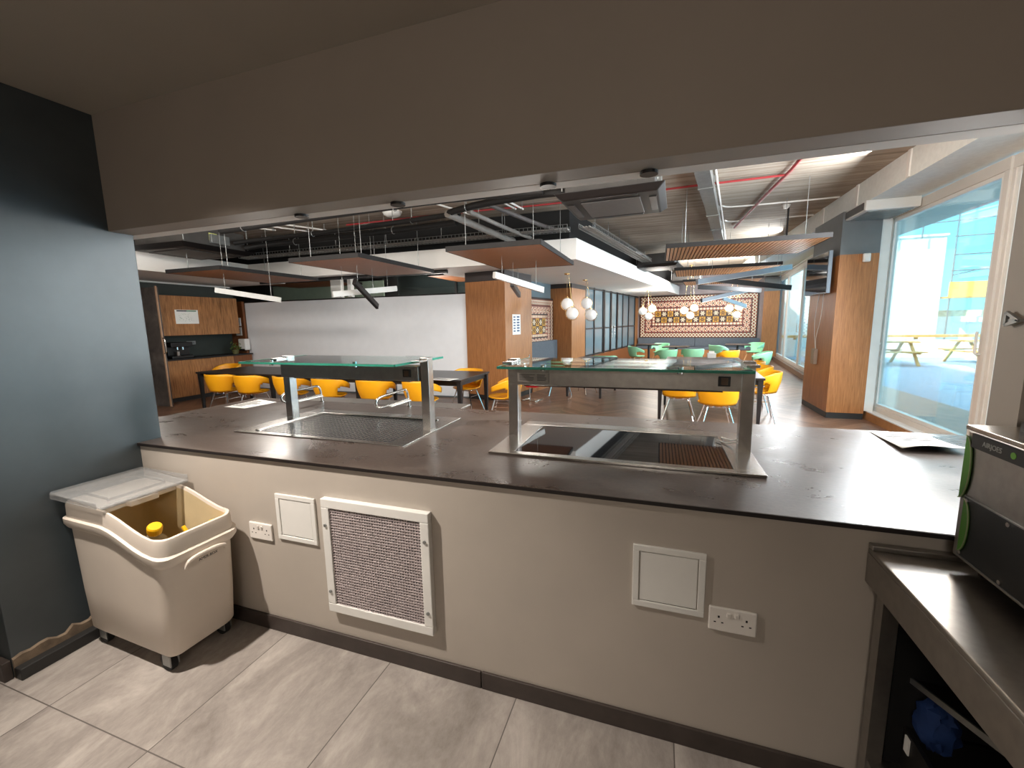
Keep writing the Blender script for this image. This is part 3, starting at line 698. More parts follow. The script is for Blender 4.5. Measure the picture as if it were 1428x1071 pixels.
def mural(name, label, org, ax, lenm, z0, hgt, res=16, wide=None):
    rows = 7.0; tile = hgt/rows; cols = lenm/tile; nx, nz = int(cols*res), int(rows*res)
    bm_ = bmesh.new(); cl = bm_.loops.layers.float_color.new('pattern')
    A = V((org[0], org[1], z0)); E = V((ax[0], ax[1], 0)); N = V((-ax[1], ax[0], 0))*-1
    gv = [[bm_.verts.new(A+E*(lenm*i/nx)+V((0, 0, hgt*j/nz))) for j in range(nz+1)] for i in range(nx+1)]
    for i in range(nx):
        for j in range(nz):
            x, y = (i+.5)/res, (j+.5)/res; d = min(x, y, cols-x, rows-y); hor = (min(y, rows-y) <= min(x, cols-x)); s = x if hor else y
            if d < .9: c = pat_border(s, d/.9)
            elif d < 1.95: c = pat_flower(s, (d-.9)/1.05)
            elif d < 2.05: c = DK
            elif d < 2.5: c = pat_dots(s, (d-2.05)/.45)
            else:
                uu, vv = x-2.5, y-2.5; c = pat_star(uu, vv, (int(uu)+int(vv)) % 2)
            f = bm_.faces.new((gv[i][j], gv[i+1][j], gv[i+1][j+1], gv[i][j+1]))
            for l in f.loops: l[cl] = c
    t = thing(name, label, 'mural')
    me = bpy.data.meshes.new('tile_panel'); bm_.to_mesh(me); bm_.free(); o = bpy.data.objects.new('tile_panel', me); COL.objects.link(o); me.materials.append(mosaic_m); o.parent = t
    b = B(); bk = [A-N*.004, A+E*lenm-N*.004]
    p0, p1 = V((org[0], org[1])), V((org[0]+ax[0]*lenm, org[1]+ax[1]*lenm)); nn = V((N.x, N.y)); b.prism([tuple(p0-E.xy*.03-nn*.004), tuple(p1+E.xy*.03-nn*.004), tuple(p1+E.xy*.03-nn*.03), tuple(p0-E.xy*.03-nn*.03)], z0-.03, z0+hgt+.03)
    b.done('backing_board', DKm, t)
    return t
DKm = mat('mural edge', srgb(44, 30, 26), .6)
struct('wall_mural', B().prism([sk(11.4, -.3), sk(11.4, 5.2), sk(11.55, 5.2), sk(11.55, -.3)], 0, SLAB), mat('grey mauve wall', srgb(150, 140, 142), .7), 'end wall carrying the tile mural')
mural('tile_mural', 'wide patterned tile mural on the end wall above the blue bench', sk(11.36, .10), NV, 4.28, .80, 1.68)
mural('tile_mural', 'small patterned tile mural between the two oak pillars', sk(1.2, -.52), EV, 2.3, .76, 1.34, 12)
# blue benches
def bench(name, label, a, b_, back_n, depth, z_back):
    A, Bp = V(a), V(b_); nn = V(back_n)
    t = thing(name, label, 'bench')
    q = lambda d0, d1: [tuple(A+nn*d0), tuple(Bp+nn*d0), tuple(Bp+nn*d1), tuple(A+nn*d1)]
    B().prism(q(.0, depth), 0, .36).done('bench_base', oak, t)
    B().prism(q(.0, depth+.02), .36, .46).done('seat', bench_blue, t, bevel=.02)
    L = (Bp-A).length; n = max(1, int(L/1.5)); d = (Bp-A)/L
    for i in range(n):
        s0, s1 = A+d*(L*i/n+.004), A+d*(L*(i+1)/n-.004)
        B().prism([tuple(s0), tuple(s1), tuple(s1+nn*.12), tuple(s0+nn*.12)], .46, z_back).done('back_cushion', bench_blue, t, bevel=.02)
    return t
bench('bench_seat', 'long blue bench below the wide tile mural', sk(11.34, .05), sk(11.34, 4.5), -EV, .55, .80)
bench('bench_seat', 'short blue bench under the small tile mural', sk(1.18, -.5), sk(3.5, -.5), NV, .50, 1.06)

# ---- white partition, zone behind it
t = thing('partition_screen', 'large plain white partition left of the oak pillar', 'partition', (0, 6.43, 0))
B().bb(-6.95, -.99, 0, .08, .02, 2.115).done('board', screen_white, t)
B().bb(-6.95, -.99, -.01, .09, 2.115, 2.14).done('top_rail', black, t)
B().bb(-6.95, -.99, -.012, .0, 0, .03).done('base_rail', slate_pillar, t)
struct('trim_6', B().bb(-4.2, -3.93, 6.3, 6.4, 2.142, DROP+.1).bb(-3.75, -3.66, 6.3, 6.4, 2.142, DROP+.1), white_metal, 'pair of white posts above the white partition')
struct('wall_rear', B().bb(-12, -.9, 10.5, 10.6, 0, SLAB), slate_pillar)
struct('wall_rear_left', B().bb(-12, -11.9, 6.43, 10.5, 0, SLAB).bb(-12, -7.4, 6.43, 6.5, 0, SLAB), dark_green)
tg = thing('window_8', 'pale green lit glass band beyond the white partition', None, kind='structure')
B().bb(-8.6, -4.6, 8.8, 8.84, 2.25, 2.75).done('pane', mat('pale green glass', srgb(168, 190, 172), .2, var=.05), tg)
B().bb(-8.6, -4.6, 8.78, 8.86, 2.75, 2.80).bb(-8.6, -4.6, 8.78, 8.86, 2.2, 2.25).done('frame', black, tg)
tg = thing('window_7', 'grey green glass band above the white partition', None, kind='structure')
B().bb(-4.4, -.9, 9.2, 9.24, 2.25, 3.1).done('pane', win_glass, tg)
B().bb(-4.4, -.9, 9.18, 9.26, 2.2, 2.25).bb(-2.6, -2.55, 9.18, 9.26, 2.25, 3.1).done('frame', black, tg)

# ================================================================== WINDOWS ON THE RIGHT
def window(no, a, b_, label, handles=(), z0=.13, z1=3.0, panes=1, fr=.07):
    A, Bp = V(a), V(b_); d = (Bp-A).normalized(); n = V((d.y, -d.x)); L = (Bp-A).length   # n points outward (+X)
    t = thing('window_%d' % no, label, None, kind='structure')
    q = lambda s0, s1, n0, n1: [tuple(A+d*s0+n*n0), tuple(A+d*s1+n*n0), tuple(A+d*s1+n*n1), tuple(A+d*s0+n*n1)]
    f = B()
    f.prism(q(0, L, 0, .07), z0, z0+fr).prism(q(0, L, 0, .07), z1-.12, z1)
    xs = [i*L/panes for i in range(panes+1)]
    for x in xs: f.prism(q(max(0, x-fr), min(L, x+fr), 0, .07), z0+fr, z1-.12)
    f.done('frame', frame_mat, t, bevel=.004)
    g = B()
    for i in range(panes):
        s0, s1 = xs[i]+fr, xs[i+1]-fr
        sb = B(); w = .045
        sb.prism(q(s0, s1, .012, .06), z0+fr, z0+fr+w).prism(q(s0, s1, .012, .06), z1-.12-w, z1-.12).prism(q(s0, s0+w, .012, .06), z0+fr+w, z1-.12-w).prism(q(s1-w, s1, .012, .06), z0+fr+w, z1-.12-w)
        so = sb.done('sash', white_metal, t, bevel=.003)
        B().prism(q(s0+w-.004, s1-w+.004, .034, .042), z0+fr+w-.004, z1-.12-w+.004).done('pane', win_glass, so)
    for s in handles:
        p = A+d*s-n*.0; h = B(); h.tube([(p.x-n.x*.005, p.y-n.y*.005, 1.13), (p.x-n.x*.05, p.y-n.y*.05, 1.135), (p.x-n.x*.05, p.y-n.y*.05, 1.16), (p.x-n.x*.05, p.y-n.y*.05, 1.36)], .011, 8, 2)
        h.done('handle', white_metal, t, smooth=True)
    return t
window(1, (5.75, 4.07), (5.75, 6.28), 'tall white framed sliding window right of the oak pillar', (.05, 2.1))
window(2, (5.77, .12), (5.77, 4.07), 'white framed window at the right edge', (), panes=2, fr=.045)
struct('trim_8', B().bb(5.56, 5.72, 6.14, 6.34, .13, 3.02), white_metal, 'white side lining between pillar and window')
struct('trim_9', B().bb(5.64, 5.74, .11, 6.3, 0, .115), mat('oak kerb', srgb(170, 124, 82), .5, var=.15, scale=12), 'low wooden kerb under the near windows')
struct('trim_10', B().bb(5.64, 5.83, .11, 6.3, .115, .13), white_metal, 'white sill on the kerb')
wf = [V((5.72, 6.5))+V((math.sin(math.radians(6)), math.cos(math.radians(6))))*k for k in (.8, 3.2, 5.8, 8.4, 10.6)]
for i in range(4):
    window(3+i, wf[i], wf[i+1], ['white framed window just beyond the right oak pillar', 'second white framed window beyond the right oak pillar', 'third white framed window beyond the right oak pillar', 'last white framed window by the end wall'][i], (.1,) if i in (0, 2) else ())
d6 = V((math.sin(math.radians(6)), math.cos(math.radians(6)))); n6 = V((d6.y, -d6.x)); w0 = V((5.72, 6.5))+d6*.7; w1 = V((5.72, 6.5))+d6*10.8
struct('trim_11', B().prism([tuple(w0-n6*.1), tuple(w1-n6*.1), tuple(w1+n6*.08), tuple(w0+n6*.08)], 0, .13), mat('taupe kerb', srgb(128, 104, 88), .5, var=.1), 'low kerb under the far windows')
struct('wall_right_lining', B().prism([(5.6, 6.33), (5.83, 6.33), (5.95, 7.35), (5.72, 7.35)], 0, 3.02), slate_pillar)
struct('trim_12', B().prism([tuple(w0-n6*.06), tuple(w1-n6*.06), tuple(w1+n6*.2), tuple(w0+n6*.2)], 3.0, 3.03), white_metal)

# television and its cables
t = thing('television', 'flat black television mounted on the side of the right oak pillar', 'television', (5.02, 6.2, 1.885))
B().bb(.0, .05, 0, 1.0, 0, .62).done('casing', mat('silver grey casing', srgb(120, 132, 144), .4, .3), t, bevel=.004)
B().bb(-.004, .001, .015, .985, .015, .605).done('screen', tv_screen, t)
B().bb(.05, .106, .35, .65, .2, .45).done('wall_bracket', black_metal, t)
tag(B().tube([(5.115, 6.6, 1.9), (5.09, 6.55, 1.5), (5.08, 6.7, 1.2), (5.115, 6.75, 1.0)], .005, 6).tube([(5.115, 6.8, 1.9), (5.085, 6.85, 1.45), (5.115, 6.78, 1.0)], .005, 6).done('hanging_cable', mat('grey cable', srgb(196, 190, 184), .5), smooth=True), 'thin cables hanging below the television', 'cable')
t = thing('wall_outlet_box', 'small grey outlet box low under the television cables', 'outlet box', (5.127, 6.76, .93))
B().bb(-.05, 0, -.08, .08, -.16, .09).done('box_body', mat('brown grey plastic', srgb(140, 124, 110), .5), t, bevel=.006); B().bb(-.056, -.05, -.06, .06, -.1, .06).done('box_cover', mat('brown grey plastic', srgb(140, 124, 110), .5), t, bevel=.004)
# air curtain box
t = thing('air_curtain', 'white air curtain unit under the downstand beam by the near window', 'air curtain', (5.16, 5.5, 2.87))
B().bb(0, .58, 0, .75, .02, .15).done('casing', white_metal, t, bevel=.01)
g = B()
for i in range(12): g.bb(.05, .53, .06+i*.055, .09+i*.055, .008, .02)
g.done('outlet_grille', galv, t)
B().bb(-.008, 0, .05, .7, .04, .13).done('side_intake', ac_mid, t)
# ================================================================== CEILING EQUIPMENT
def cassette(name, loc, rz, label, w=1.1, h=.26, sticker_=False, group='black ceiling air conditioners'):
    t = thing(name, label, 'air conditioner', loc, rz, group)
    k = w/2; B().bb(-k*.82, k*.82, -k*.82, k*.82, .06, .06+h).done('casing', ac_body, t, bevel=.01)
    b = B(); z0, z1 = 0, .065; i = .86
    b.hexa([(-k*i, -k*i, z0), (k*i, -k*i, z0), (k*i, k*i, z0), (-k*i, k*i, z0)], [(-k, -k, z1), (k, -k, z1), (k, k, z1), (-k, k, z1)])
    b.done('fascia_panel', ac_dark, t, bevel=.012)
    g = B().bb(-k*.55, k*.55, -k*.6, k*.6, -.012, .001); g.done('intake_grille', ac_mid, t, bevel=.006)
    for a in range(4):
        M = Matrix.Rotation(a*PI/2, 4, 'Z'); s = B().bb(-k*.52, k*.52, -k*.83, -k*.7, -.006, .002)
        f = s.done('air_vane', mat('dark vane', srgb(20, 17, 18), .4), t, bevel=.004, xf=M)
    for x in (-1, 1):
        for y in (-1, 1): B().cyl((x*k*.86, y*k*.86, .1), (x*k*.86, y*k*.86, SLAB-loc[2]-.001), .006, n=8).done('hanging_rod', galv, t)
    B().bb(k*.82, k*.9, -.12, .2, .12, .26).done('pipe_box', galv, t, bevel=.004)
    if sticker_: B().bb(k*.82, k*.825, -.12, .02, .16, .28).done('label_sticker', sticker, t)
    return t
cassette('ceiling_air_conditioner', (2.15, 3.68, 2.80), math.radians(-2), 'large black ceiling air conditioner under the beam at centre', 1.12)
cassette('ceiling_air_conditioner', (-4.78, 3.8, 2.77), math.radians(2), 'black ceiling air conditioner with yellow sticker at the left end', 1.3, .3, True)
cassette('ceiling_air_conditioner', (2.62, 10.1, 2.80), -TH, 'black ceiling air conditioner behind the first right wooden raft', 1.05)
cassette('ceiling_air_conditioner', (3.55, 15.1, 2.80), -TH, 'farthest black ceiling air conditioner near the tile mural', 1.05)

def raft(x0, x1, y0, y1, z, label, m, alongY=True, rz=0, rods=True):
    cx, cy = (x0+x1)/2, (y0+y1)/2; w, d = (x1-x0)/2, (y1-y0)/2
    t = thing('wooden_ceiling_raft', label, 'ceiling raft', (cx, cy, z), rz, 'wooden rafts hung from the ceiling')
    B().bb(-w, w, -d, d, .018, .055).done('backing_board', mat('raft back', srgb(46, 38, 34), .7), t)
    B().bb(-w-.005, w+.005, -d-.012, -d, -.002, .058).bb(-w-.005, w+.005, d, d+.012, -.002, .058).bb(-w-.012, -w, -d, d, -.002, .058).bb(w, w+.012, -d, d, -.002, .058).done('edge_frame', mat('dark raft edge', srgb(15, 11, 10), .7), t)
    s = B(); n = int((2*w if alongY else 2*d)/.05)
    for i in range(n):
        if alongY: a = -w+2*w*(i+.5)/n; s.bb(a-.018, a+.018, -d, d, 0, .018)
        else: a = -d+2*d*(i+.5)/n; s.bb(-w, w, a-.0215, a+.0215, 0, .018)
    s.done('slatted_underside', m, t)
    for x in (-w*.75, w*.75):
        for y in (-d*.75, d*.75): B().cyl((x, y, .05), (x, y, SLAB-z-.001), .004, n=6).done('hanging_rod', galv, t)
    return t
raft(.17, 1.36, 3.39, 5.37, 2.41, 'wooden ceiling raft hanging in front of the left oak pillar', slat_dark, False)
raft(-2.22, -1.06, 3.30, 5.27, 2.41, 'wooden ceiling raft hanging in front of the white partition', slat_dark, False)
raft(-4.85, -3.66, 3.38, 5.35, 2.41, 'leftmost wooden ceiling raft near the kitchenette', slat_dark, False)
raft(2.74, 4.68, 5.05, 6.42, 2.52, 'first slatted ceiling raft in front of the right oak pillar', slat_wood, True)
raft(2.98, 4.86, 8.0, 9.35, 2.52, 'second slatted ceiling raft along the right windows', slat_wood, True, -.06)
raft(3.3, 5.15, 10.9, 12.2, 2.52, 'third slatted ceiling raft along the right windows', slat_wood, True, -.1)
raft(-2.4, -.9, 7.4, 9.0, 2.62, 'wooden ceiling raft beyond the white partition near the oak pillar', slat_dark, False)
raft(-7.2, -5.0, 7.2, 8.4, 2.62, 'wooden ceiling raft beyond the white partition at left', slat_dark, False)

def lightbar(a, b_, label, m, w=.055, h=.075, ceil=None, n=2):
    a, b_ = V(a), V(b_); c = (a+b_)/2
    t = thing('linear_pendant_light', label, 'pendant light', c, 0, 'linear bars hung at angles')
    B().beam(a-c, b_-c, w, h).done('profile', m, t, bevel=.003)
    dz = V((0, 0, -h/2-.004)); B().beam(a-c+dz, b_-c+dz, w*.8, .008).done('diffuser', diffuser if m is not black_metal else mat('dark diffuser', srgb(34, 32, 34), .4), t)
    for k in ((.15, .85) if n == 2 else (.1, .5, .9)):
        p = (a-c).lerp(b_-c, k); B().cyl((p.x, p.y, p.z+h/2-.005), (p.x, p.y, (ceil or SLAB)-c.z-.001), .0025, n=6).done('suspension_wire', galv, t)
    return t
lightbar(D(689, 383, 5.6), D(757, 404, 6.3), 'white linear pendant in front of the left oak pillar', bar_white, ceil=DROP)
lightbar(D(714, 396, 6.2), D(724, 411, 7.1), 'short dark linear pendant under the white one by the left oak pillar', black_metal, ceil=DROP)
lightbar(D(494, 393, 6.2), D(526, 427, 6.9), 'steep dark linear pendant crossing the top of the white partition', black_metal, ceil=SLAB)
lightbar(D(464, 410, 6.4), D(553, 402, 7.0), 'pale linear pendant above the middle of the white partition', bar_white, ceil=SLAB)
lightbar(D(300, 404, 7.0), D(392, 418, 7.3), 'pale linear pendant above the kitchenette corner', bar_white, ceil=SLAB)
lightbar(D(972, 393, 7.6), D(1103, 372, 8.0), 'long pale grey linear pendant under the right rafts', bar_grey, .07, .09)
lightbar(D(1000, 390, 8.6), D(1103, 401, 8.4), 'upper black linear pendant crossing the grey one at right', black_metal, .07, .09)
lightbar(D(974, 400, 9.8), D(1061, 405, 9.8), 'lower black linear pendant in front of the tile mural', black_metal, .07, .09)
lightbar(D(978, 419, 10.5), D(1045, 404, 10.9), 'dark grey linear pendant rising across the tile mural', mat('slate profile', srgb(96, 100, 106), .5), .07, .09)
lightbar(D(1008, 416, 11.5), D(1040, 427, 11.8), 'grey linear pendant sloping across the right of the tile mural', bar_grey, .07, .09)

# globe pendants
def globes(px, gl, label, r, group, ceil=DROP):
    c = V(px)
    t = thing('globe_pendant', label, 'pendant light', (c.x, c.y, ceil), 0, group)
    B().cyl((0, 0, -.028), (0, 0, -.0005), .055, n=20).done('canopy', brass, t, bevel=.004)
    for i, g in enumerate(gl):
        q = V(g)-V((c.x, c.y, ceil)); 
        o = B().sph(q, r, 26).done('globe', globe_m, t, smooth=True)
        B().tube([q+V((math.cos(a)*r*1.12, 0, math.sin(a)*r*1.12)) for a in [2*PI*k/24 for k in range(24)]], .005, 6, 1, True).done('brass_ring', brass, o, smooth=True)
        B().cyl(q+V((0, 0, r*.95)), q+V((0, 0, r*1.2)), .022, n=12).cyl(q+V((0, 0, r*1.1)), (q.x*.3, q.y*.3, -.01), .004, n=6).done('stem', brass, o)
    return t
g1 = P(790.7, 381, 'Z', DROP); g2 = P(816, 390, 'Z', DROP)
globes(g1.xy, [D(791, 424, 9.0), D(798, 437, 8.9)], 'pair of white globes on the nearer brass pendant by the middle pillar', .125, 'paired globe pendants')
globes(g2.xy, [D(818, 423, 10.6), D(824, 439, 10.5)], 'pair of white globes on the farther brass pendant by the glass partition', .135, 'paired globe pendants')
for lab, us, cu in (('three white globes hanging at the left of the wide tile mural', ((896, 434), (909, 430.5), (904.5, 441)), 903), ('three white globes hanging at the middle of the wide tile mural', ((954, 433), (968, 429.5), (962.5, 440)), 961), ('three white globes hanging at the right of the wide tile mural', ((1017, 430), (1031, 428), (1027, 439)), 1025)):
    L = [D(u, v, 14.2+k*.15) for k, (u, v) in enumerate(us)]
    c = (L[0]+L[1]+L[2])/3; globes(c.xy, L, lab, .125, 'triple globe pendants by the mural', SLAB if cu > 930 else DROP)

# duct, pipes, trays
t = thing('cable_duct', 'galvanised rectangular duct running under the concrete slab at right', 'duct')
a, b_ = V((3.02, 3.6, 3.19)), V((3.95, 9.6, 3.19)); B().beam(a, b_, .16, .12).done('duct_run', galv, t)
for k in (.16, .42, .62, .8): 
    p = a.lerp(b_, k); dd = (b_-a).normalized()*.02; B().beam(p-dd, p+dd, .185, .14).bb(p.x-.1, p.x-.09, p.y-.01, p.y+.01, 3.2, SLAB-.001).bb(p.x+.09, p.x+.1, p.y-.01, p.y+.01, 3.2, SLAB-.001).done('joint_collar', galv, t)
tag(B().tube([(3.13, 3.6, 3.28), (4.0, 9.3, 3.28)], .016, 8, 0).tube([(3.55, 6.2, 3.28), (3.62, 6.35, 3.29), (3.8, 6.4, 3.29), (5.15, 6.4, 3.29)], .013, 8, 3).tube([(3.72, 7.3, 3.28), (3.8, 7.5, 3.29), (4.0, 7.55, 3.29), (5.15, 7.55, 3.29)], .013, 8, 3).done('white_conduit', white_plastic, smooth=True), 'white conduit branching off beside the galvanised duct', 'conduit')
tag(B().tube([(4.02, 3.0, 3.285), (4.13, 4.34, 3.285), (4.06, 6.0, 3.285), (4.0, 8.1, 3.285)], .02, 10, 2).tube([(4.1, 4.93, 3.285), (2.74, 4.97, 3.285), (1.19, 5.1, 3.285), (-.2, 5.0, 3.285), (-2.6, 5.0, 3.285)], .014, 10, 2).done('sprinkler_pipe', red_pipe, smooth=True), 'thin red sprinkler pipe across the concrete slab', 'pipe')
def pipe(label, pts, r, m, name='insulated_pipe', hang=(), group=None, sm=2):
    t = thing(name, label, 'pipe', (0, 0, 0), 0, group)
    B().tube(pts, r, 10, sm).done('pipe_run', m, t, smooth=True)
    for p in hang: B().cyl((p[0], p[1], p[2]), (p[0], p[1], SLAB-.001), .006, n=6).tube([(p[0], p[1]+math.cos(a)*(r+.006), p[2]+math.sin(a)*(r+.006)) for a in [2*PI*k/12 for k in range(12)]], .006, 6, 1, True).done('pipe_hanger', galv, t)
    return t
G = 'black insulated pipes under the slab'
pipe('lower black insulated pipe running from the left air conditioner', [(-4.2, 4.3, 2.9), (-3.9, 4.42, 2.95), (-2.5, 4.42, 2.95), (-.1, 4.25, 2.95)], .045, rubber, hang=[(-3.2, 4.42, 2.95), (-1.2, 4.33, 2.95)], group=G)
pipe('upper black insulated pipe running from the left air conditioner', [(-4.2, 4.1, 2.95), (-3.8, 4.2, 2.99), (-2.0, 4.18, 2.99), (.1, 3.95, 2.99)], .035, rubber, hang=[(-2.6, 4.19, 2.99), (-.7, 4.05, 2.99)], group=G)
pipe('black insulated pipe tight behind the white beam strip', [(-3.5, 3.34, 2.95), (-1.4, 3.2, 2.95), (.5, 3.16, 2.96), (1.45, 3.2, 2.93)], .05, rubber, hang=[(-3.0, 3.3, 2.95), (-.4, 3.18, 2.95)], group=G)
pipe('black insulated pipe bending into the central air conditioner', [(.0, 3.8, 2.97), (.6, 3.52, 2.96), (1.2, 3.45, 2.96), (1.42, 3.35, 2.94), (1.66, 3.35, 2.93)], .042, rubber, hang=[(.35, 3.62, 2.97)], group=G)
pipe('fat grey insulated pipe running back over the centre raft', [(.02, 3.75, 2.95), (.16, 5.1, 2.93), (.3, 5.6, 2.9)], .05, mat('grey pipe lagging', srgb(128, 122, 116), .6, var=.15), hang=[(.1, 4.6, 2.94)])
pipe('thinner grey insulated pipe beside the fat one over the centre raft', [(.32, 3.75, 2.95), (.42, 4.8, 2.95), (.6, 5.6, 2.92)], .03, mat('grey pipe lagging', srgb(128, 122, 116), .6, var=.15))
pipe('dark pipe rising from the junction towards the dropped ceiling edge', [(.6, 3.7, 3.0), (.9, 5.1, 3.0), (1.1, 5.6, 3.0)], .03, mat('dark pipe lagging', srgb(84, 78, 76), .6, var=.15))
for i, (x0, y0, x1, y1) in enumerate(((.42, 3.75, .58, 4.9), (.5, 3.75, .68, 4.95), (-3.9, 3.75, -3.35, 4.9), (-3.6, 3.7, -3.0, 4.95), (-4.2, 3.8, -3.8, 4.6), (-.55, 3.6, -.15, 5.0))):
    pipe(['white conduit left of the pair over the centre raft', 'white conduit right of the pair over the centre raft', 'middle white conduit by the left air conditioner', 'right white conduit by the left air conditioner', 'left short white conduit by the left air conditioner', 'single white conduit above the round ceiling lamp'][i], [(x0, y0, 3.22), (x1, y1, 3.22)], .014, white_plastic, 'white_conduit', hang=[(x1, y1-.05, 3.22)], sm=0, group='white conduits under the slab')
def tray(label, a, b_, w=.22, h=.07, sp=.07):
    a, b_ = V(a), V(b_); d = (b_-a); L = d.length; d.normalize(); n = V((-d.y, d.x, 0)); t = thing('wire_cable_tray', label, 'cable tray')
    m = B()
    for s, z in ((-w/2, h), (-w/2, 0), (-w/6, 0), (w/6, 0), (w/2, 0), (w/2, h)): m.tube([a+n*s+V((0, 0, z)), b_+n*s+V((0, 0, z))], .005, 5, 0)
    k = int(L/sp)
    for i in range(k+1):
        p = a+d*(L*i/k); m.tube([p-n*w/2+V((0, 0, h)), p-n*w/2, p+n*w/2, p+n*w/2+V((0, 0, h))], .005, 4, 0)
    m.done('wire_basket', galv, t)
    cb = B()
    for s in (-.05, 0, .04): cb.tube([a+n*s+V((0, 0, .018)), a.lerp(b_, .5)+n*(s+.02)+V((0, 0, .022)), b_+n*s+V((0, 0, .018))], .012, 6, 2)
    cb.done('cables', mat('grey cable', srgb(196, 190, 184), .5), t)
    for i in range(1, 6):
        p = a+d*(L*i/6); B().cyl(p+n*w/2, (p+n*w/2).xy.to_3d()+V((0, 0, SLAB-.001)), .005, n=6).done('hanging_rod', galv, t)
    return t
tray('wire cable tray along the front edge of the dropped ceiling', (-5.5, 5.32, 2.93), (1.3, 5.32, 2.93))
tray('wire cable tray along the angled edge of the dropped ceiling', (*sk(-.7, 1.83), 2.93), (*sk(4.0, 1.83), 2.93))
# ceiling lamp + sensors
t = thing('round_ceiling_lamp', 'round white ceiling lamp on the slab behind the beam', 'ceiling lamp', (*P(547, 301, 'Z', 3.25).xy, SLAB))
B().lathe([(.0, -.09), (.08, -.085), (.13, -.06), (.145, -.03), (.145, -.0005), (0, -.0005)]).done('opal_cover', diffuser, t, smooth=True)
B().cyl((0, 0, -.02), (0, 0, -.0005), .155, n=28).done('base_ring', white_plastic, t)
def detector(u, v, label, r=.055):
    p = P(u, v, 'Z', SLAB-.03); t = thing('smoke_detector', label, 'smoke detector', (p.x, p.y, SLAB))
    B().lathe([(0, -.06), (r*.6, -.058), (r, -.035), (r, -.015), (0, -.015)]).done('sensor_body', white_plastic, t, smooth=True); B().cyl((0, 0, -.018), (0, 0, -.0005), r*1.15, n=20).done('base', white_plastic, t)
detector(508, 314, 'white smoke detector on the slab left of the round ceiling lamp')
detector(1096, 288, 'white smoke detector above the first right hand raft')
tag(B().tube([D(1096, 290, 6.6), D(1096, 300, 6.6), D(1097, 327, 6.6)], .012, 8, 0).done('drop_pole', black_metal), 'short black drop pole hanging under the smoke detector at right', 'pole') if False else None
p = P(1097, 290, 'Z', SLAB); 
tag(B().cyl((p.x, p.y-.12, 2.6), (p.x, p.y-.12, SLAB-.001), .014, n=8).done('drop_pole', black_metal), 'black pole dropping to the first right hand raft', 'pole')

# ================================================================== KITCHENETTE (left, far)
t = thing('kitchenette_wall_cabinet', 'wall cabinet with striped orange brown veneer doors above the kitchenette', 'cabinet', (-6.8, 0, 0))
B().bb(-.59, -.02, 4.42, 6.10, 1.385, 2.20).done('carcass', oak_dark, t)
for i in range(4):
    y0 = 4.42+i*.42; B().bb(-.02, 0, y0+.002, y0+.418, 1.385, 2.20).done('door', oak_kit, t)
t = thing('kitchenette_base_cabinet', 'base cabinet with brown veneer doors under the kitchenette worktop', 'cabinet', (-6.8, 0, 0))
B().bb(-.59, -.02, 4.42, 6.36, .09, .87).done('carcass', oak_dark, t)
B().bb(-.59, -.06, 4.42, 6.36, 0, .09).done('plinth', skirt_dark, t)
for i in range(4):
    y0 = 4.42+i*.485; B().bb(-.02, 0, y0+.002, y0+.483, .095, .865).done('door', oak_kit if i < 3 else oak_dark, t)
tag(B().bb(-7.38, -6.78, 4.42, 6.38, .871, .90).done('kitchenette_worktop', black, bevel=.003), 'thin black worktop on the kitchenette base cabinet', 'worktop')
t = thing('tall_cabinet', 'tall dark stone effect cabinet end at the left of the kitchenette', 'cabinet', (-7.38, 4.16, 0))
B().bb(0, .93, 0, .06, .0, 2.32).done('carcass', panel_conc, t)
B().bb(.93, .958, -.002, .022, 0, 2.34).done('edge_strip', mat('beige edging', srgb(176, 140, 112), .5, var=.1), t)
B().tube([(.955, .01, 1.05), (1.0, .01, 1.06), (1.01, .01, 1.1), (1.01, .01, 1.3), (1.0, .01, 1.34), (.955, .01, 1.35)], .012, 8, 2).done('handle', steel, t, smooth=True)
t = thing('coffee_machine', 'black coffee machine on the kitchenette worktop', 'coffee machine', (-7.0, 4.78, .901))
B().bb(-.2, .14, -.2, .24, 0, .06).bb(-.2, .02, -.2, .24, .06, .33).bb(-.2, .14, -.2, .24, .24, .34).done('housing', black, t, bevel=.01)
B().cyl((.08, -.05, .18), (.08, -.05, .24), .02, n=12).cyl((.08, .06, .18), (.08, .06, .24), .02, n=12).done('spout', chrome, t)
B().cyl((.08, -.05, .06), (.08, -.05, .15), .035, .04, n=16).done('jug', steel, t)
t = thing('wall_dispenser', 'white paper dispenser on the end of the kitchenette', 'dispenser', (-6.93, 6.35, .98))
B().bb(-.1, .12, -.14, -.0, 0, .27).done('housing', white_plastic, t, bevel=.02); B().bb(-.08, .1, -.145, -.10, -.01, .03).done('outlet', black, t)
t = thing('potted_plant', 'small green plants at the end of the kitchenette worktop', 'plant', (-6.98, 6.08, .901))
B().lathe([(0, 0), (.06, 0), (.075, .1), (.065, .1), (0, .09)], n=16).done('pot', mat('olive pot', srgb(90, 88, 50), .6), t)
lf = B(); random.seed(2)
for i in range(40):
    a, r = random.uniform(0, 6.28), random.uniform(.02, .12); p = V((math.cos(a)*r, math.sin(a)*r, .1+random.uniform(.0, .17))); lf.box(p, (.05, .02, .004), Euler((random.uniform(-1, 1), random.uniform(-1, 1), a)))
lf.done('foliage', leaf_m, t)
t = thing('wall_socket', 'pale socket on the dark splashback of the kitchenette', 'socket', (-7.4, 5.35, 1.2)); B().bb(0, .012, -.1, .1, -.04, .04).done('face_plate', galv, t, bevel=.003)
for y in (-.05, .05): B().bb(.012, .018, y-.02, y+.02, -.02, .02).done('outlet', slate_pillar, t)
struct('wall_kitchenette_end', B().bb(-7.39, -6.96, 6.36, 6.42, 0, 2.15), oak_dark, 'dark brown panel between kitchenette and white partition')
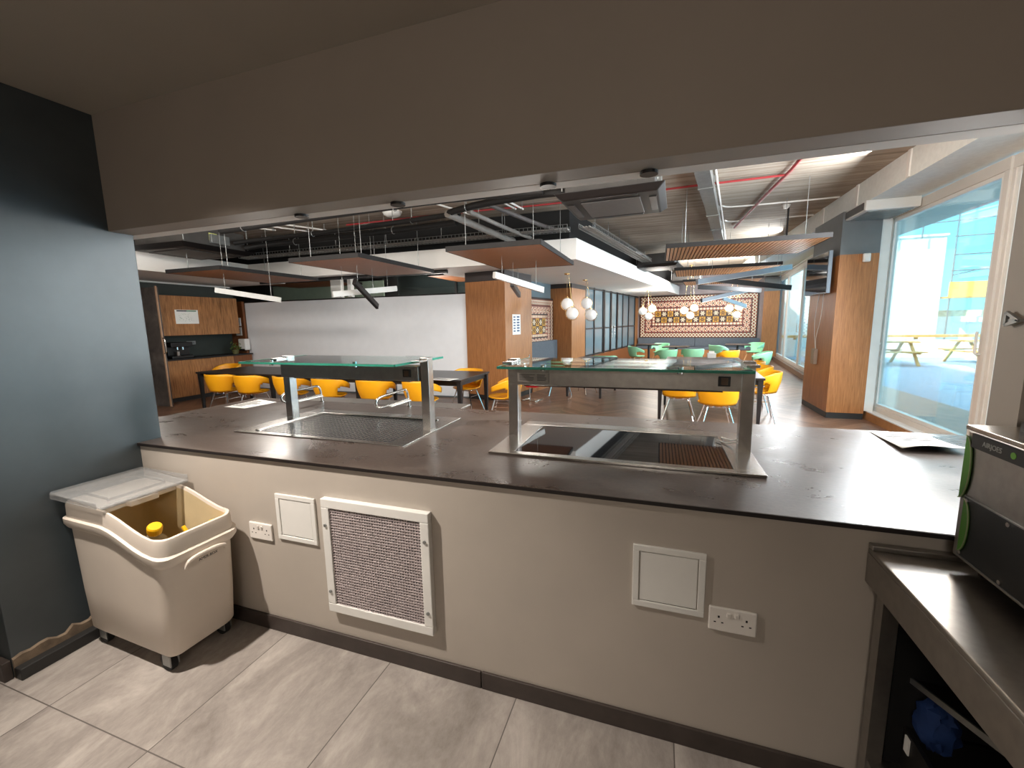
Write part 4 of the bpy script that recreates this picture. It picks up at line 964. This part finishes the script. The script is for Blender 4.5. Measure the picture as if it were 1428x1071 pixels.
for i, z in enumerate((1.66, 1.43)):
    t = thing('wall_notice', ['upper small framed notice on the dark brown panel', 'lower small framed notice on the dark brown panel'][i], 'notice', (-7.14, 6.36, z), 0, 'small notices by the kitchenette')
    B().bb(-.09, .09, -.012, -.0, -.1, .1).done('card', paper, t)
    q = B()
    for r in range(4): q.bb(-.05, .05, -.0135, -.012, -.06+r*.035, -.045+r*.035)
    q.done('printed_text', ink, t)
t = thing('map_poster', 'white map poster with a dark heading on the wall cabinet', 'poster', (-6.80, 4.93, 1.77))
B().bb(.0005, .006, -.235, .235, -.145, .145).done('sheet', paper, t)
B().bb(.006, .0072, -.20, -.0, .11, .135).done('heading', ink, t); B().bb(.006, .0072, .0, .20, .11, .135).done('sub_heading', ink_green, t)
q = B(); random.seed(9)
for r in range(26):
    y, z = random.uniform(-.16, .16), random.uniform(-.09, .07); q.beam((.0066, y, z), (.0066, y+random.uniform(-.06, .06), z+random.uniform(-.03, .03)), .006, .001)
q.done('map_lines', ink_green, t)
t = thing('notice_card', 'white instruction sheet on the side of the left oak pillar', 'notice', (*sk(.42, .001), 1.50), -TH)
B().bb(.0, .004, -.14, .2, -.21, .19).done('sheet', paper, t)
q = B()
for r in range(6): q.bb(.004, .0052, -.1, -.02, -.15+r*.055, -.125+r*.055); q.bb(.004, .0052, .04, .15, -.15+r*.055, -.12+r*.055)
q.done('printed_text', mat('blue ink', srgb(80, 96, 130), .7, var=0), t)
# ================================================================== TABLES AND CHAIRS
def table(label, x0, x1, y0, y1, legs, z=.74, m=table_black, rz=0, group=None, name='dining_table'):
    cx, cy = (x0+x1)/2, (y0+y1)/2; w, d = (x1-x0)/2, (y1-y0)/2
    t = thing(name, label, 'table', (cx, cy, 0), rz, group)
    B().bb(-w, w, -d, d, z-.03, z).done('table_top', m, t, bevel=.003)
    B().bb(-w+.06, w-.06, -d+.06, -d+.08, z-.10, z-.03).bb(-w+.06, w-.06, d-.08, d-.06, z-.10, z-.03).bb(-w+.06, -w+.08, -d+.08, d-.08, z-.10, z-.03).bb(w-.08, w-.06, -d+.08, d-.08, z-.10, z-.03).done('apron', black_metal, t)
    for lx, ly in legs:
        b = B(); x, y = -w+lx*2*w, -d+ly*2*d; x = max(-w+.05, min(w-.05, x)); y = max(-d+.05, min(d-.05, y))
        b.hexa([(x-.018, y-.018, 0), (x+.018, y-.018, 0), (x+.018, y+.018, 0), (x-.018, y+.018, 0)], [(x-.032, y-.032, z-.03), (x+.032, y-.032, z-.03), (x+.032, y+.032, z-.03), (x-.032, y+.032, z-.03)]); b.done('leg', black_metal, t)
    return t
table('long black dining table in front of the white partition', -5.27, .05, 3.92, 5.0, [(0, 0), (.33, 0), (.66, 0), (1, 0), (0, 1), (.33, 1), (.66, 1), (1, 1)])
table('black dining table behind the hob guard with yellow chairs', 2.76, 4.13, 4.93, 8.3, [(0, 0), (1, 0), (0, .5), (1, .5), (0, 1), (1, 1)], rz=-.06)
table('small black dining table near the left oak pillar', .95, 1.75, 7.0, 8.2, [(0, 0), (1, 0), (0, 1), (1, 1)], rz=-TH)
def pedestal(x, y, label, w=.7, z=.74, m=table_black):
    t = thing('pedestal_table', label, 'table', (x, y, 0), -TH, 'small pedestal tables by the mural')
    B().bb(-w/2, w/2, -w/2, w/2, z-.025, z).done('table_top', m, t, bevel=.003); B().cyl((0, 0, .02), (0, 0, z-.025), .035, n=14).done('column', black_metal, t); B().cyl((0, 0, 0), (0, 0, .02), .24, n=24).done('foot_plate', black_metal, t)
def sq(x): p = P(x[0], x[1], 'Z', x[2]); return p.x, p.y
pedestal(*sq((905, 480, .74)), 'pedestal table at the left end of the blue bench')
pedestal(*sq((943, 483, .74)), 'pedestal table in front of the middle of the blue bench')
pedestal(*sq((1029, 480, .74)), 'pedestal table at the right end of the blue bench')
p = P(992, 499, 'Z', .74); t = thing('napkin_box', 'small white napkin box on the table behind the hob guard', 'box', (p.x, p.y, .741)); B().bb(-.08, .08, -.06, .06, 0, .1).done('box_body', white_plastic, t, bevel=.006); B().bb(-.05, .05, -.02, .02, .1, .135).done('napkins', paper, t)
p = P(622, 529, 'Z', .742); sheet('paper_sheet', 'white sheet on the right end of the long black table', 'paper', [(p.x-.25, p.y-.08), (p.x+.12, p.y-.12), (p.x+.16, p.y+.1), (p.x-.2, p.y+.14)], .742)
t = thing('menu_stand', 'clear acrylic menu stand on the right end of the long black table', 'menu stand', (-.95, 4.35, .741)); B().bb(-.16, .16, -.003, .003, .012, .3).done('stand_panel', acrylic, t); B().bb(-.16, .16, -.05, .05, 0, .012).done('stand_base', acrylic, t)

def chair(name, label, m, wooden=False):
    t = thing(name, label, 'chair')
    # seat dish
    s = B(); n = 28; rings = []
    for k, (r, z) in enumerate(((.02, .422), (.12, .424), (.19, .432), (.225, .45))):
        rings.append([(r*math.cos(2*PI*i/n)*1.02, r*math.sin(2*PI*i/n)*1.0+.0, z+(.012 if math.sin(2*PI*i/n) < -.5 and k == 3 else 0)) for i in range(n)])
    s.loft(rings, True, False).done('seat', m, t, smooth=True, solid=.012)
    # wrap-around back shell, open side cut-outs; back is at -Y, chair faces +Y
    b = bmesh.new(); na, nh = 32, 10; grid = {}
    A0 = math.radians(118)
    for i in range(na+1):
        a = -A0+2*A0*i/na; c = abs(a)/A0
        top = .745-.13*max(0, (c-.4)/.6)**1.5
        for j in range(nh+1):
            h = j/nh; z = .44+(top-.44)*h; r = .222+.062*h**1.2+(.02*math.sin(h*PI))
            grid[i, j] = b.verts.new((r*math.sin(a)*1.02, -r*math.cos(a)*(1.0), z))
    for i in range(na):
        a = abs(-A0+2*A0*(i+.5)/na)
        for j in range(nh):
            h = (j+.5)/nh
            if math.radians(74) < a and .0 < h < .60: continue
            if math.radians(64) < a and .12 < h < .52: continue
            b.faces.new((grid[i, j], grid[i+1, j], grid[i+1, j+1], grid[i, j+1]))
    for v in [v for v in b.verts if not v.link_faces]: b.verts.remove(v)
    q = B(); q.b.free(); q.b = b; q.done('backrest', m, t, smooth=True, solid=.012)
    if wooden:
        for sx in (-1, 1):
            for sy in (-1, 1):
                B().cyl((sx*.13, sy*.12, .42), (sx*.23, sy*.22, 0), .018, .012, n=10).done('leg', beech, t)
        B().bb(-.15, .15, -.14, -.11, .395, .42).bb(-.15, .15, .11, .14, .395, .42).done('seat_frame', beech, t)
    else:
        for sx in (-1, 1):
            for sy in (-1, 1):
                B().cyl((sx*.12, sy*.11, .415), (sx*.235, sy*.215, 0), .0095, n=8).done('leg', chrome, t)
        f = B().tube([(.13, -.12, .405), (.13, .12, .405), (-.13, .12, .405), (-.13, -.12, .405)], .008, 8, 1, True)
        for sx in (-1, 1): f.tube([(sx*.15, -.145, .30), (sx*.15, .145, .30)], .005, 6, 0); f.cyl((sx*.06, -.12, .395), (sx*.06, -.12, .42), .014, n=10)
        f.done('seat_frame', chrome, t)
    return t
yc = chair('shell_chair', '', yellow); gc = chair('shell_chair', '', green_pl, True); gcc = chair('shell_chair', '', green_pl, False)
used = set()
def put(proto, loc, rz, label, group, sc=1):
    if id(proto) not in used:
        used.add(id(proto)); proto.location = loc; proto.rotation_euler = (0, 0, rz); proto['label'] = label; proto['group'] = group; o = proto
    else: o = dup(proto, loc, rz, label, group)
    return o
GL = 'yellow chairs at the long table'
labs = ['yellow shell chair at the left end of the long table', 'second yellow shell chair from the left of the long table', 'yellow shell chair behind the left post of the food well guard', 'yellow shell chair behind the left rail loop', 'yellow shell chair between the two rail loops', 'yellow shell chair behind the right post of the food well guard']
for u, l, rz in zip((307, 347, 402, 456, 519, 584), labs, (.15, .05, -.08, -.12, .02, -.3)):
    q = P(u, 540, 'Y', 3.8); put(yc, (q.x, 3.90, 0), rz, l, GL)
put(yc, (.50, 4.42, 0), math.radians(100), 'bright yellow shell chair at the right end of the long table', GL)
q = P(312, 520, 'Y', 5.1); put(yc, (q.x, 5.15, 0), PI, 'yellow shell chair on the far side of the long table at left', GL)
q = P(646, 518, 'Y', 5.0); put(yc, (q.x, 5.1, 0), PI-.1, 'yellow shell chair on the far side of the long table near the oak pillar', GL)
GR = 'yellow chairs at the table behind the hob'
put(yc, (3.42, 4.62, 0), .06, 'large yellow shell chair seen below the right end of the hob guard', GR)
put(yc, (2.98, 5.12, 0), -.1, 'yellow shell chair pushed under the table left of the large one', GR)
put(yc, (4.13, 5.75, 0), math.radians(84), 'nearest yellow shell chair on the window side of the hob side table', GR)
put(yc, (4.19, 6.55, 0), math.radians(88), 'middle yellow shell chair on the window side of the hob side table', GR)
put(yc, (4.25, 7.4, 0), math.radians(84), 'farthest yellow shell chair on the window side of the hob side table', GR)
def foot(u, v): return P(u, v, 'Z', .76)
GG = 'mint green chairs'
for (u, v, rz, l, pr) in ((1058, 489, 1.4, 'largest mint green shell chair near the windows behind the yellow ones', gcc), (966, 485, 0.1, 'mint green shell chair seen from behind at the middle pedestal table', gc), (929, 486, .5, 'mint green shell chair left of the middle pedestal table', gc), (921, 478, PI-.5, 'mint green shell chair facing us at the left pedestal table', gc), (889, 482, -1.2, 'mint green shell chair beside the thin oak pillar', gc), (843, 494, .1, 'mint green shell chair close to the glass partition', gcc), (1003, 480, -1.0, 'shaded mint green shell chair left of the small yellow chair', gc), (1052, 477, PI/2+.6, 'pale mint green shell chair by the far oak pillar', gc), (780, 500, .3, 'mint green shell chair at the small table near the short blue bench', gcc), (812, 499, -.4, 'mint green shell chair on the near side of the small table', gcc)):
    q = foot(u, v); put(pr, (q.x, q.y, 0), rz, l, GG)
q = foot(1014, 487); put(yc, (q.x, q.y, 0), .8, 'small yellow shell chair among the mint green ones', 'yellow chair in the far group')
# red stand
p = P(742, 558, 'Z', 0); t = thing('dispenser_stand', 'red topped dispenser stand beside the left oak pillar', 'stand', (p.x, p.y, 0), -.2)
B().bb(-.13, .13, -.1, .1, 0, .012).bb(-.16, -.12, -.16, .16, .0, .02).bb(.12, .16, -.16, .16, 0, .02).done('stand_foot', steel, t, bevel=.003)
B().cyl((-.05, 0, .01), (-.05, 0, .26), .012, n=10).cyl((-.05, 0, .5), (-.05, 0, .9), .012, n=10).done('pole', steel, t); B().bb(-.11, .13, -.07, .07, .26, .5).done('red_canister', red_pl, t, bevel=.02)

# ================================================================== OUTSIDE
struct('terrace', B().bb(5.83, 40, -6, 60, -.16, -.06), terrace, 'pale concrete roof terrace')
t = thing('parapet', 'white terrace parapet with a wooden top rail', 'parapet', (0, 19, 0)); B().bb(7.0, 30, 0, .15, -.06, .62).done('parapet_wall', outer_white, t); B().bb(7, 30, -.06, .2, .70, .80).done('top_rail', pine, t)
for x in range(8, 30, 2): B().bb(x-.05, x+.05, .02, .12, .62, .70).done('rail_post', pine, t)
t = thing('white_building', 'tall blank white building beyond the terrace', 'building', (0, 24, 0)); B().bb(6.5, 14.95, 0, 4, -.1, 5.1).done('outer_wall', outer_white, t); B().bb(6.4, 15.0, -.06, 4.05, 5.1, 5.2).done('coping', outer_white, t)
t = thing('low_building', 'low pale wall beyond the parapet', 'building', (0, 22, 0)); B().bb(15.1, 30, 3, 4, -.1, 1.45).done('outer_wall', outer_white, t); B().bb(15.2, 30, 3.2, 3.6, 1.45, 1.75).done('rubble_top', mat('stone rubble', srgb(214, 204, 178), .9, var=.3, scale=6, bump=.4), t)
t = thing('scaffold', 'grey tube scaffold beside the white building', 'scaffold', (0, 23.7, 0)); s = B()
for x in (12.8, 13.9, 15.15, 17.2): s.cyl((x, 0, .0 if x > 15 else 5.0), (x, 0, 6.1), .03, n=8)
for z in (2.3, 3.5, 4.2, 5.0): s.cyl((15.1, 0, z), (18.5, 0, z+.05), .025, n=8)
s.cyl((12.5, 0, 5.55), (16.4, 0, 5.75), .025, n=8).cyl((15.15, 0, 3.3), (17.6, 0, 3.9), .02, n=8)
s.done('tubes', galv, t)
B().bb(15.05, 18.5, -.1, -.06, 2.35, 3.0).done('yellow_board', plywood, t); B().bb(15.05, 18.5, -.1, .5, 2.28, 2.35).done('deck_board', pine, t)
def picnic(x, y, rz, label):
    t = thing('picnic_table', label, 'picnic table', (x, y, -.06), rz, 'wooden picnic tables on the terrace')
    for i in range(5): B().bb(-.8, .8, -.36+i*.147, -.36+i*.147+.13, .72, .76).done('table_board', pine, t)
    for sy in (-1, 1):
        for k in range(2): B().bb(-.8, .8, sy*.62-.13+k*.14, sy*.62-.01+k*.14, .42, .455).done('bench_board', pine, t)
    for sx in (-.6, .6):
        B().beam((sx, -.7, 0), (sx, -.2, .72), .09, .04).beam((sx, .7, 0), (sx, .2, .72), .09, .04).bb(sx-.02, sx+.02, -.75, .75, .37, .42).done('leg_frame', pine, t)
picnic(9.75, 15.9, .1, 'wooden picnic table on the terrace left of the window centre')
picnic(12.7, 16.6, .2, 'wooden picnic table on the terrace near the window post')
tag(B().cyl((11.9, 15.2, -.06), (12.1, 15.2, 1.5), .025, n=8).done('umbrella_pole', black_metal), 'slim leaning dark pole by the picnic tables', 'pole')

# ================================================================== LIGHT
w = bpy.data.worlds.new('sky'); S.world = w; w.use_nodes = True; nt = w.node_tree
bg = nt.nodes['Background']; tc = nt.nodes.new('ShaderNodeTexCoord'); sp = nt.nodes.new('ShaderNodeSeparateXYZ'); cr = nt.nodes.new('ShaderNodeValToRGB')
nt.links.new(tc.outputs['Generated'], sp.inputs[0]); nt.links.new(sp.outputs[2], cr.inputs[0]); nt.links.new(cr.outputs[0], bg.inputs[0])
cr.color_ramp.elements[0].position = .0; cr.color_ramp.elements[0].color = (.115, .27, .32, 1); cr.color_ramp.elements[1].position = .62; cr.color_ramp.elements[1].color = (.42, .62, .78, 1)
ce = cr.color_ramp.elements.new(.30); ce.color = (.085, .25, .33, 1)
bg.inputs[1].default_value = 6.5
def lamp(kind, name, loc, energy, col=(1, 1, 1), size=.1, to=None, sy=None, **k):
    l = bpy.data.lights.new(name, kind); l.energy = energy; l.color = col
    if kind == 'AREA':
        l.size = size
        if sy: l.shape = 'RECTANGLE'; l.size_y = sy
    elif kind == 'SUN': l.angle = math.radians(.6)
    else: l.shadow_soft_size = size
    for a, b in k.items(): setattr(l, a, b)
    o = bpy.data.objects.new(name, l); COL.objects.link(o); o.location = loc
    if to is not None: o.rotation_euler = (V(to)-V(loc)).to_track_quat('-Z', 'Y').to_euler()
    return o
lamp('SUN', 'sun', (0, 0, 30), 11, (1, .95, .88), to=V((.62, .45, -.66))+V((0, 0, 30)))
lamp('SPOT', 'kitchen_downlight', (.55, -.85, 2.52), 238, (1, .89, .79), .035, to=(1.15, -.12, .3), spot_size=math.radians(84), spot_blend=.9)
lamp('POINT', 'kitchen_ceiling_lamp', (2.6, -3.2, 1.9), 31, (1, .90, .80), .25)  # soft fill added behind the camera to lift the kitchen, no fixture there
WARM = (1, .93, .85)
for i, x in enumerate((-3.6, -1.2, 1.2, 3.8)):
    lamp('AREA', 'beam_washer_lamp', (x, .75, 2.95), 34, WARM, 1.6, to=(x-.6, 6.5, 1.3), sy=.25)  # unseen fill behind the beam, added to brighten the dining room
for i, (y, e) in enumerate(((2.4, 78), (4.4, 100), (9.0, 150), (12.6, 130))):
    lamp('AREA', 'window_head_lamp', (5.12+max(0, y-7)*.1, y, 2.3), e, (.93, .97, 1), .22, to=(-1.0, y+.6, .4), sy=2.4)  # added lights that boost the daylight from the window side
lamp('AREA', 'mural_washer_lamp', (4.3, 12.6, 3.12), 130, WARM, 2.2, to=(4.0, 17, 1.4), sy=.25)  # extra unseen light brightening the end wall, no real fitting
for x in (-3.4, -.9, 1.7, 4.3):
    lamp('POINT', 'pass_lamp', (x, 1.75, 1.93), 40, WARM, .2)  # free-floating points added to lift the slab and beam underside
for x, y in ((-2.5, 8.0), (2.6, 13.5)):
    lamp('POINT', 'dining_lamp', (x, y, 2.0), 60, WARM, .2)  # mid-air points added for general brightness in the far zones
S.view_settings.view_transform = 'Standard'; S.view_settings.look = 'None'; S.view_settings.gamma = 1; S.view_settings.use_curve_mapping = False
S.view_settings.exposure = 0.5
S.cycles.max_bounces = 10; S.cycles.transparent_max_bounces = 24; S.cycles.diffuse_bounces = 5; S.cycles.glossy_bounces = 5
S.cycles.caustics_reflective = False; S.cycles.caustics_refractive = False; S.cycles.sample_clamp_indirect = 6
